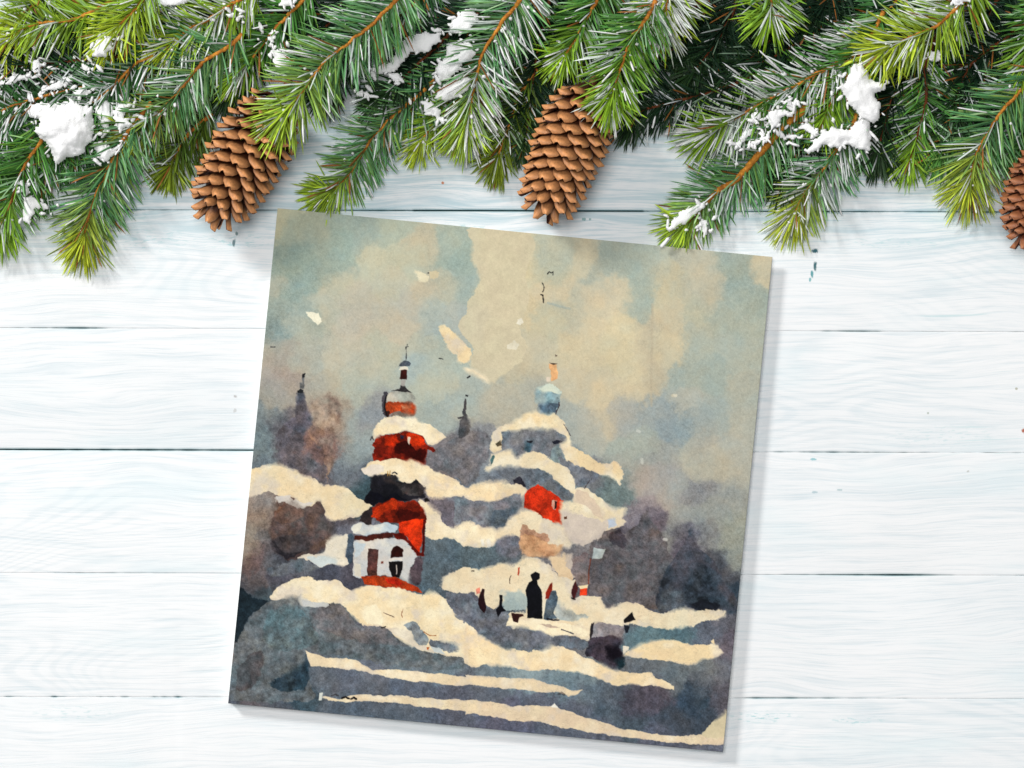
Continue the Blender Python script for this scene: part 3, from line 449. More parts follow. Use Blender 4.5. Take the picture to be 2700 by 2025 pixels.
STROKE = [  # region, colour, width in plan units, points
('C',(52,52,58),1.8,[(1498,28),(1486,60),(1490,100),(1487,158)]),('C',(60,60,66),2.5,[(1484,48),(1504,44)]),
('A',(60,62,66),2,[(45,1186),(78,1184)]),('A',(60,66,70),2.4,[(1447,1280),(1478,1285)]),('A',(46,46,50),3,[(1684,1442),(1702,1428)]),
('A',(40,44,46),2,[(1352,570),(1360,566)]),('B',(28,28,30),2.6,[(398,335),(412,322),(425,332),(438,322),(436,345)]),
('B',(48,46,44),2,[(360,404),(372,430),(370,455),(362,470)]),('B',(36,34,34),2.6,[(348,488),(362,492),(366,520),(368,548)]),
('B',(140,158,160),5,[(400,550),(470,570),(560,592)]),('B',(178,164,140),5,[(1163,560),(1160,700),(1158,900),(1152,1150),(1155,1300)]),
('D',(60,50,58),2.6,[(865,510),(868,540),(845,580),(840,605)]),('D',(90,80,84),1.8,[(905,690),(940,745),(960,785)]),
('D',(70,60,64),2,[(1120,1160),(1095,1200),(1080,1225)]),('C',(28,28,34),3.2,[(1325,450),(1312,500),(1310,560),(1330,620)]),
('C',(60,58,60),3,[(1190,822),(1205,795),(1215,820)]),('C',(170,130,60),2,[(1336,1080),(1334,1120)]),('C',(170,130,60),2,[(1354,1078),(1352,1120)]),
('C',(50,54,60),3,[(1372,1100),(1392,1090),(1412,1105)]),('E',(90,60,50),2,[(1360,838),(1410,858),(1450,875)]),('E',(150,90,60),1.6,[(1525,810),(1512,850),(1520,880)]),
('E',(160,100,60),2,[(1700,1000),(1750,1030),(1800,1030)]),('E',(30,28,28),4.5,[(1018,1552),(1045,1540),(1075,1555)]),('E',(30,28,28),4,[(1092,1558),(1115,1545),(1135,1558)]),
('E',(60,60,66),3,[(930,1530),(960,1520),(985,1530)]),('E',(38,36,36),3,[(1350,965),(1378,955)]),('E',(60,45,40),3,[(2098,492),(2115,492)]),
('F',(80,78,84),3,[(665,718),(700,730),(750,748)]),('F',(70,50,40),2,[(298,325),(286,350),(288,385)]),('F',(38,32,36),5,[(645,1190),(665,1180),(685,1192)]),
('F',(36,36,50),4,[(560,640),(600,648),(645,650)]),('F',(232,236,236),6,[(86,70),(92,100)]),('F',(236,236,230),8,[(132,70),(136,110)]),
('F',(240,240,240),6,[(1412,62),(1430,64)]),('B',(235,215,180),7,[(1310,1225),(1330,1225)]),('D',(225,225,220),7,[(1520,745),(1535,752)]),
('D',(228,228,220),7,[(1555,985),(1560,1010)]),('D',(228,222,205),6,[(1825,450),(1840,452)]),('F',(30,24,28),3,[(740,490),(765,500)]),
]
def paint_card(N_):
    # card frame: corners in the plan
    TL = np.array([732.0, 549.0]); ex = np.array([1304.5, 128.5]); ey = np.array([-130.5, 1305.5])
    u = np.linspace(0, 1, N_, dtype=np.float32); U, Vv = np.meshgrid(u, u)
    X = TL[0] + ex[0] * U + ey[0] * Vv; Y = TL[1] + ex[1] * U + ey[1] * Vv
    X = X.astype(np.float32); Y = Y.astype(np.float32)
    P = np.array([(RG[k][0] + a * RG[k][2], RG[k][1] + b * RG[k][2], r, g, bl) for k, L in WASH.items() for (a, b, r, g, bl) in L], np.float32)
    wx = X + fbm(X, Y, 60, 5, 1) * 75 + fbm(X, Y, 9, 3, 31) * 16; wy = Y + fbm(X, Y, 60, 5, 2) * 75 + fbm(X, Y, 9, 3, 33) * 16
    img = np.zeros((N_, N_, 3), np.float32); acc_s = np.zeros((N_, N_), np.float32); soft = np.zeros_like(img); sw = np.zeros((N_, N_), np.float32)
    for (px, py, r, g, b) in P:
        d2 = (wx - px) ** 2 + (wy - py) ** 2; c = np.array([r, g, b], np.float32)
        w = 1.0 / (d2 ** 4 / 1e9 + 900.0); img += w[..., None] * c; acc_s += w
        w = np.exp(-d2 / (2 * 28.0 ** 2)) + 1e-9; soft += w[..., None] * c; sw += w
    img = 0.72 * img / acc_s[..., None] + 0.28 * soft / sw[..., None]
    # blooms and granulation of the washes
    bl = fbm(X, Y, 55, 5, 5); gr = fbm(X, Y, 7, 3, 8); tint = fbm(X, Y, 38, 4, 12)
    img *= (1.0 + bl * 0.10)[..., None]
    img += tint[..., None] * np.array([16, 0, -14], np.float32)
    blob = fbm(X, Y, 26, 4, 15); edge = np.exp(-(blob / 0.018) ** 2); img *= (1 - edge * 0.045)[..., None]
    for (rg, ca, cb, wp, pts) in POLY:
        o = RG[rg]; Q = np.array([(o[0] + a * o[2], o[1] + b * o[2]) for a, b in pts], np.float32)
        x0, y0 = Q.min(0) - 10; x1, y1 = Q.max(0) + 10
        m = (X > x0) & (X < x1) & (Y > y0) & (Y < y1)
        if not m.any(): continue
        if wp >= 1.8 and len(Q) > 5:      # soft brush outline
            Qn = np.roll(Q, -1, 0); Qp = np.roll(Q, 1, 0); Q2 = np.roll(Q, -2, 0)
            mid = (9 * (Q + Qn) - Qp - Q2) / 16.0; Q = np.stack([Q, mid], 1).reshape(-1, 2)
        xs, ys = X[m], Y[m]; wq = min(wp, 4) * 2.0
        fw = 1.0 + wq * 0.9; a = xs + fbm(xs, ys, 26, 3, 21) * wq * 3 + fbm(xs, ys, 7, 3, 25) * fw; b = ys + fbm(xs, ys, 26, 3, 23) * wq * 3 + fbm(xs, ys, 7, 3, 29) * fw
        ins = np.zeros(len(a), bool); j = len(Q) - 1; dmin = np.full(len(a), 1e9, np.float32)
        for i in range(len(Q)):
            xi, yi = Q[i]; xj, yj = Q[j]
            if yi != yj: ins ^= ((yi > b) != (yj > b)) & (a < (xj - xi) * (b - yi) / (yj - yi) + xi)
            ex_, ey_ = xj - xi, yj - yi; t = np.clip(((a - xi) * ex_ + (b - yi) * ey_) / (ex_ * ex_ + ey_ * ey_ + 1e-6), 0, 1)
            dmin = np.minimum(dmin, (a - xi - t * ex_) ** 2 + (b - yi - t * ey_) ** 2); j = i
        dmin = np.sqrt(dmin); sd = np.where(ins, dmin, -dmin)
        sd = sd + (fbm(xs, ys, 3.2, 2, 81) * 5 * np.clip(fbm(xs, ys, 40, 2, 83) * 5, 0, 1) if wp >= 1.8 else 0)
        sw_ = 1.8 + (np.clip(fbm(xs, ys, 60, 2, 87) * 4, 0, 1) * 12 if wp >= 1.8 else 0) + (10 if wp > 4 else 0)
        al = np.clip(sd / sw_ + 0.5, 0, 1) * (0.96 if wp < 2.5 else 0.9 if wp <= 4 else 0.55)
        t = np.clip(0.5 + fbm(xs, ys, 34, 4, 27 + len(pts)) * 2.4, 0, 1)[:, None]
        c = np.array(ca, np.float32) * (1 - t) + np.array(cb, np.float32) * t
        lum = float(np.mean(ca)); c = c * (1 + fbm(xs, ys, 22, 4, 44) * (0.10 if lum > 180 else 0.5) + np.where(lum > 180, 0, 0.25) * fbm(xs, ys, 8, 3, 48))[:, None]
        if 60 < lum < 180 and float(np.ptp(np.array(ca))) < 60:
            k = np.clip(fbm(xs, ys, 30, 3, 52) * 4, -1, 1)[:, None]; c = c + np.where(k > 0, k * np.array([7, 2, -6], np.float32), -k * np.array([-9, 2, 4], np.float32))
        if lum > 180 and len(pts) > 9 and wp < 3.2:      # thin dry-brush veins and cool glazes on the painted snow
            v = fbm(xs, ys * 1.7, 30, 4, 61); c = c * (1 - 0.10 * np.exp(-(v / 0.012) ** 2))[:, None]
            k = np.clip(fbm(xs, ys, 42, 4, 66) * 5 - 0.3, 0, 1)[:, None] * 0.6; c = c * (1 - k) + np.array([214, 202, 194], np.float32) * k
            k = np.clip(-fbm(xs, ys, 55, 4, 69) * 5 - 0.3, 0, 1)[:, None] * 0.6; c = c * (1 - k) + np.array([255, 246, 222], np.float32) * k
            k = np.clip(1 - sd / 7, 0, 1) * np.clip(fbm(xs, ys, 25, 2, 74) * 6, 0, 1) * 0.5; c = c * (1 - k[:, None]) + np.array([196, 176, 162], np.float32) * k[:, None]
        img[m] = img[m] * (1 - al[:, None]) + c * al[:, None]
    for (rg, c, w, pts) in STROKE:
        o = RG[rg]; Q = [(o[0] + a * o[2], o[1] + b * o[2]) for a, b in pts]
        qa = np.array(Q); x0, y0 = qa.min(0) - 8; x1, y1 = qa.max(0) + 8
        m = (X > x0) & (X < x1) & (Y > y0) & (Y < y1); xs, ys = X[m], Y[m]; d = np.full(len(xs), 1e9, np.float32)
        for (xa, ya), (xb, yb) in zip(Q[:-1], Q[1:]):
            ex_, ey_ = xb - xa, yb - ya; t = np.clip(((xs - xa) * ex_ + (ys - ya) * ey_) / (ex_ ** 2 + ey_ ** 2 + 1e-6), 0, 1)
            d = np.minimum(d, np.hypot(xs - xa - t * ex_, ys - ya - t * ey_))
        al = np.clip((w * 0.62 + fbm(xs, ys, 5, 2, 3) * 2 - d) / 1.2 + 0.5, 0, 1)[:, None] * (0.9 if w < 5 else 0.45)
        img[m] = img[m] * (1 - al) + np.array(c, np.float32) * al
    lum = img.mean(-1)[..., None]; dk = np.clip((152 - lum) / 50, 0, 1); cool = (img[..., 2:3] > img[..., 0:1] - 12)
    img = np.where(cool, img * (1 - 0.30 * dk) + lum * 0.30 * dk, img)
    mott = fbm(X, Y, 14, 4, 91)[..., None]; img *= 1 + dk * (mott * 0.42 - 0.02)
    crev = np.exp(-(fbm(X, Y, 20, 4, 95) / 0.02) ** 2)[..., None]; img *= 1 - dk * crev * 0.13
    img = np.where(lum < 60, img * 0.82, img)
    sk = np.clip((img.mean(-1)[..., None] - 120) / 30, 0, 1) * np.clip((215 - img.mean(-1)[..., None]) / 15, 0, 1)
    img = img * (1 - 0.16 * sk) + np.array([192, 192, 174], np.float32) * 0.16 * sk; img *= 1 + 0.025 * sk
    # paper tooth and pigment grain, stronger in the dark washes
    lum = img.mean(-1); g2 = np.random.RandomState(3).rand(N_, N_).astype(np.float32) - 0.5
    k = 0.06 + 0.22 * np.clip((185 - lum) / 90, 0, 1)
    img *= (1 + gr * k * 0.9 + g2 * k * 0.8 + fbm(X, Y, 3.0, 2, 71) * k)[..., None]
    return X, Y, np.clip(img, 4, 252)

def build_card():
    n = 900; X, Y, img = paint_card(n); zt = 0.0085  # leaf raised off the table to cast the wide offset shadow
    k = (CAMZ - zt) / CAMZ
    V = np.stack([(X - 1350) * S * k, (1012.5 - Y) * S * k, np.full_like(X, zt)], -1).reshape(-1, 3)
    idx = np.arange(n * n).reshape(n, n)
    top = np.stack([idx[:-1, :-1], idx[1:, :-1], idx[1:, 1:], idx[:-1, 1:]], -1).reshape(-1, 4)
    th = 0.0005
    edge = np.concatenate([idx[0, :], idx[1:, -1], idx[-1, -2::-1], idx[-2:0:-1, 0]])
    low = V[edge].copy(); low[:, 2] -= th; e0 = len(V); ne = len(edge)
    nx = np.roll(np.arange(ne), -1)
    side = np.stack([edge, edge[nx], e0 + nx, e0 + np.arange(ne)], -1)
    corner = [e0 + 0, e0 + n - 1, e0 + 2 * (n - 1), e0 + 3 * (n - 1)]
    Vall = np.vstack([V, low]); F = np.vstack([top, side, np.array([corner])])
    c = np.vstack([lin(img.reshape(-1, 3)) * np.array([0.975, 0.97, 0.935]), np.full((ne, 3), 0.72)])
    root = empty('greeting_card', at(1319, 1267, 0))
    tag(root, 'square greeting card printed with a watercolour of snowy onion domed churches', 'card')
    m = attr_mat('printed_card', 0.8, 0.04, 1500, 0.02)
    mesh('front_leaf', Vall, F, m, root, c)
    m2, nt, b = new_mat('card_stock', 0.8, 0.2); b.inputs['Base Color'].default_value = (0.78, 0.77, 0.72, 1)
    nz = N(nt, 'ShaderNodeTexNoise'); nz.inputs['Scale'].default_value = 900; bp = N(nt, 'ShaderNodeBump'); bp.inputs['Distance'].default_value = 0.0001
    nt.links.new(nz.outputs['Fac'], bp.inputs['Height']); nt.links.new(bp.outputs[0], b.inputs['Normal'])
    C = [V[0], V[n - 1], V[-1], V[n * (n - 1)]]      # TL TR BR BL
    def slab(name, Q, z0, z1):
        Q = [np.array(q) for q in Q]; vv = [(q[0], q[1], z0) for q in Q] + [(q[0], q[1], z1) for q in Q]
        return mesh(name, vv, [(0, 1, 2, 3), (7, 6, 5, 4), (0, 4, 5, 1), (1, 5, 6, 2), (2, 6, 7, 3), (3, 7, 4, 0)], m2, root)
    ctr = sum(C) / 4; inn = [ctr + (q - ctr) * 0.997 for q in C]
    slab('added_back_leaf', inn, 0.0003, 0.0009)  # unseen leaf added beneath the raised front
    ux = (C[1] - C[0]) / np.linalg.norm(C[1] - C[0])
    slab('added_spine', [inn[0], inn[0] + ux * 0.0005, inn[3] + ux * 0.0005, inn[3]], 0.0009, zt - th)  # unseen strip added to carry the raised front
build_card()
# ------------------------------------------------------------------ spruce branches
LIME = ((136, 176, 52), (198, 216, 58)); GREEN = ((78, 136, 60), (158, 198, 46)); BLUE = ((96, 154, 98), (178, 206, 54))
DARK = ((26, 54, 36), (46, 76, 38)); OLIVE = ((74, 102, 34), (138, 158, 38)); BLUEO = ((90, 148, 92), (190, 200, 48)); MID = ((58, 112, 58), (92, 146, 66))  # DARK: dark green needles, deepened with the shade between the branches
ALLN = {}
def branch(key, pts, zz, L, col, snow, label, seed, dens=1.0, bare=0.35, orange=1.0, stem=(5.0, 2.0), tipcol=0.35, side='both', snowside=0, spread=1.0):
    """pts base -> tip (plan units), zz heights in mm at base, middle, tip; L needle length in plan units."""
    rs = np.random.RandomState(seed)
    P = catmull(pts, 5.0); n = len(P); t = np.linspace(0, 1, n)
    z = np.interp(t, np.linspace(0, 1, len(zz)), zz) / 1000.0
    wob = np.stack([fbm(t * 900, t * 0 + seed, 60, 2, seed % 50), fbm(t * 900, t * 0 + 50 + seed, 60, 2, seed % 40)], -1) * 8 * np.sin(np.pi * t)[:, None]
    P = P + wob
    A = np.array([at(P[i, 0], P[i, 1], z[i]) for i in range(n)])
    T = np.gradient(A, axis=0); T /= np.linalg.norm(T, axis=1)[:, None]
    seglen = np.r_[0, np.cumsum(np.linalg.norm(np.diff(A, axis=0), axis=1))]; total = seglen[-1]
    base = (A[0][0], A[0][1], 0.0)
    root = empty('spruce_branch', base); tag(root, label, 'branch', 'snowy spruce branches along the top edge')
    # twig
    R = (np.linspace(stem[0] * 1.25, stem[1] * 1.3, n) * S) * (1 + 0.25 * fbm(t * 900, t * 0, 14, 2, 5))
    up = np.array([0, 0, 1.0]); V = []; F = []; C = []
    K = 7
    cb = lin((228, 156, 58)) if orange > 0.5 else lin((128, 66, 34)); cd = lin((156, 86, 38)) if orange > .5 else lin((96, 50, 28))
    for i in range(n):
        Sd = np.cross(T[i], up); Sd /= np.linalg.norm(Sd); U = np.cross(Sd, T[i])
        for k in range(K):
            a = 2 * math.pi * k / K; r = R[i] * (1 + 0.28 * (rs.rand() - .3))
            V.append(A[i] + r * (math.cos(a) * Sd + math.sin(a) * U))
            f = np.clip(0.5 + 1.6 * fbm(np.array([t[i] * 700.]), np.array([k * 9.]), 20, 2, seed % 30)[0], 0, 1); f = f * 0.75 + 0.25 * rs.rand()
            C.append(cb * f + cd * (1 - f))
        if i:
            b = (i - 1) * K
            for k in range(K): F.append((b + k, b + (k + 1) % K, b + K + (k + 1) % K, b + K + k))
    F.append(tuple(range(K))[::-1]); F.append(tuple((n - 1) * K + k for k in range(K)))
    mesh('twig', V, F, M_TWIG, root, np.array(C), True)
    # needles
    L = L * S * 1.2; step = 0.00048 / dens; cnt = int(total / step) * 2 + 60
    V = []; F = []; C = []; snowV = []; snowF = []
    c0, c1 = lin(col[0]), lin(col[1])
    for j in range(cnt):
        if j < 60 * min(1.0, dens):
            s = 1 - rs.rand() * 0.035
        else: s = rs.rand()
        i = min(n - 1, max(0, int(np.searchsorted(seglen, s * total)))); p = A[i]; Tt = T[i]
        Sd = np.cross(Tt, up); Sd /= np.linalg.norm(Sd); U = np.cross(Sd, Tt)
        q = rs.rand()
        if q < 0.66: phi = (1 if rs.rand() < .5 else -1) * (math.pi / 2 + rs.normal() * 0.42)
        elif q < 0.90 - bare * 0.4 * (1 - s): phi = rs.uniform(-1.25, 1.25)
        else: phi = (1 if rs.rand() < .5 else -1) * rs.uniform(1.9, 2.5)
        near = min(1.0, (1 - s) * total / (L * 0.9))           # 0 at the tip
        th = (math.radians(24 + 35 * near ** 0.6) + rs.normal() * 0.13) * spread
        if near < 0.12: th = abs(rs.normal() * 0.62) * spread
        ll = L * rs.uniform(0.72, 1.05) * (0.86 + 0.14 * near) * (0.8 if abs(phi) < 1.2 else 1.0) * min(1, 0.7 + s * 2)
        rad = math.cos(phi) * U + math.sin(phi) * Sd
        d = math.cos(th) * Tt + math.sin(th) * rad
        d = d + rs.normal(size=3) * 0.05; d /= np.linalg.norm(d)
        p0 = p + rad * R[i] * 0.7
        bend = Tt * rs.uniform(-0.04, 0.20) + up * rs.uniform(-0.22, 0.02)
        m_ = 4; pts_ = []
        for k in range(m_):
            f = (0, .4, .86, 1)[k]; q_ = p0 + d * ll * f + bend * ll * f * f * 0.45
            if q_[2] < 0.0012: q_[2] = 0.0012 + rs.rand() * 0.0006
            pts_.append(q_)
        w = rs.uniform(0.00058, 0.00086)
        sd = np.cross(d, up); nn = np.linalg.norm(sd); sd = sd / nn if nn > 1e-3 else Sd
        uu = np.cross(sd, d); roll = rs.uniform(0, 2 * math.pi); e1 = math.cos(roll) * sd + math.sin(roll) * uu; e2 = -math.sin(roll) * sd + math.cos(roll) * uu
        b0 = len(V)
        mixc = np.clip((s - (1 - tipcol)) / tipcol, 0, 1) * 0.85 + rs.normal() * 0.14 + 0.04; mixc = min(1, max(0, mixc))
        cc = c0 * (1 - mixc) + c1 * mixc; cc = cc * rs.uniform(0.50, 1.25)
        if rs.rand() < (0.16 * (1 - mixc) if col[0][1] > 100 else 0.03): cc = cc * 0.7 + lin((190, 222, 190)) * 0.4
        fr = snow * 1.2 * (0.25 + 2.2 * max(0.0, vn(s * total * 55 + seed, phi * 1.2, 3) - .35)) + (0.03 if col[0][1] > 90 else 0)
        if snowside and np.sign(math.sin(phi)) != snowside: fr *= .5
        if math.cos(phi) > -.3 and rs.rand() < fr: cc = cc * 0.15 + lin((236, 242, 242)) * rs.uniform(.55, .9)
        elif rs.rand() < 0.03: cc = lin((150, 96, 44))
        for k in range(m_ - 1):
            ww = w * (0.75, 1.0, 0.80)[k]
            for a in (0, 2.094, 4.189): V.append(pts_[k] + ww * (math.cos(a) * e1 + 0.75 * math.sin(a) * e2)); C.append(cc * (0.80, 1.0, 1.10)[k])
        V.append(pts_[3]); C.append(cc * 1.2 + np.array([.02, .015, 0]))
        for k in range(m_ - 2):
            a = b0 + 3 * k
            for g in range(3): F.append((a + g, a + (g + 1) % 3, a + 3 + (g + 1) % 3, a + 3 + g))
        a = b0 + 3 * (m_ - 2)
        for g in range(3): F.append((a + g, a + (g + 1) % 3, b0 + 3 * (m_ - 1)))
        # snow lying along the upper side of the needle
        if d[2] > -0.35 and abs(phi) < 2.0 and rs.rand() < snow * 0.9 * (1.6 if (snowside and np.sign(math.sin(phi)) == snowside) else (0.45 if snowside else 1)):
            f0 = rs.uniform(0.0, 0.5)
            if rs.rand() < (0.75 if snow > .3 else .4): f1 = min(1.0, f0 + rs.uniform(0.4, 0.9)); rr = rs.uniform(0.0005, 0.0009)
            else: f1 = f0 + rs.uniform(0.03, 0.10); rr = rs.uniform(0.0006, 0.0018)
            add_lump(snowV, snowF, p0 + (pts_[3] - p0) * f0 + up * rr * .6, p0 + (pts_[3] - p0) * f1 + up * rr * .6, rr, rs)
    mesh('needles', V, F, M_NEEDLE, root, np.array(C))
    if len(snowF) > 20 * 12: mesh('snow_dusting', snowV, snowF, M_SNOW, root, np.full((len(snowV), 3), 0.88), True)
    return root
def add_lump(V, F, a, b, r, rs):
    a = np.array(a, float); b = np.array(b, float); d = b - a; l = np.linalg.norm(d) + 1e-9; d /= l
    s = np.cross(d, (0, 0, 1)); s = s / (np.linalg.norm(s) + 1e-9); u = np.cross(s, d); b0 = len(V); K = 5
    V.append(a - d * r * .6)
    for f in (0.08, 0.5, 0.92):
        for k in range(K):
            an = 2 * math.pi * (k + f) / K; q = r * rs.uniform(0.65, 1.25) * (1.0 if f == .5 else .75)
            V.append(a + d * l * f + q * (math.cos(an) * s + math.sin(an) * u))
    V.append(b + d * r * .6)
    for k in range(K):
        k2 = (k + 1) % K; F.append((b0, b0 + 1 + k2, b0 + 1 + k))
        for r_ in (0, 1): F.append((b0 + 1 + r_ * K + k, b0 + 1 + r_ * K + k2, b0 + 1 + (r_ + 1) * K + k2, b0 + 1 + (r_ + 1) * K + k))
        F.append((b0 + 1 + 2 * K + k, b0 + 1 + 2 * K + k2, b0 + 1 + 3 * K))

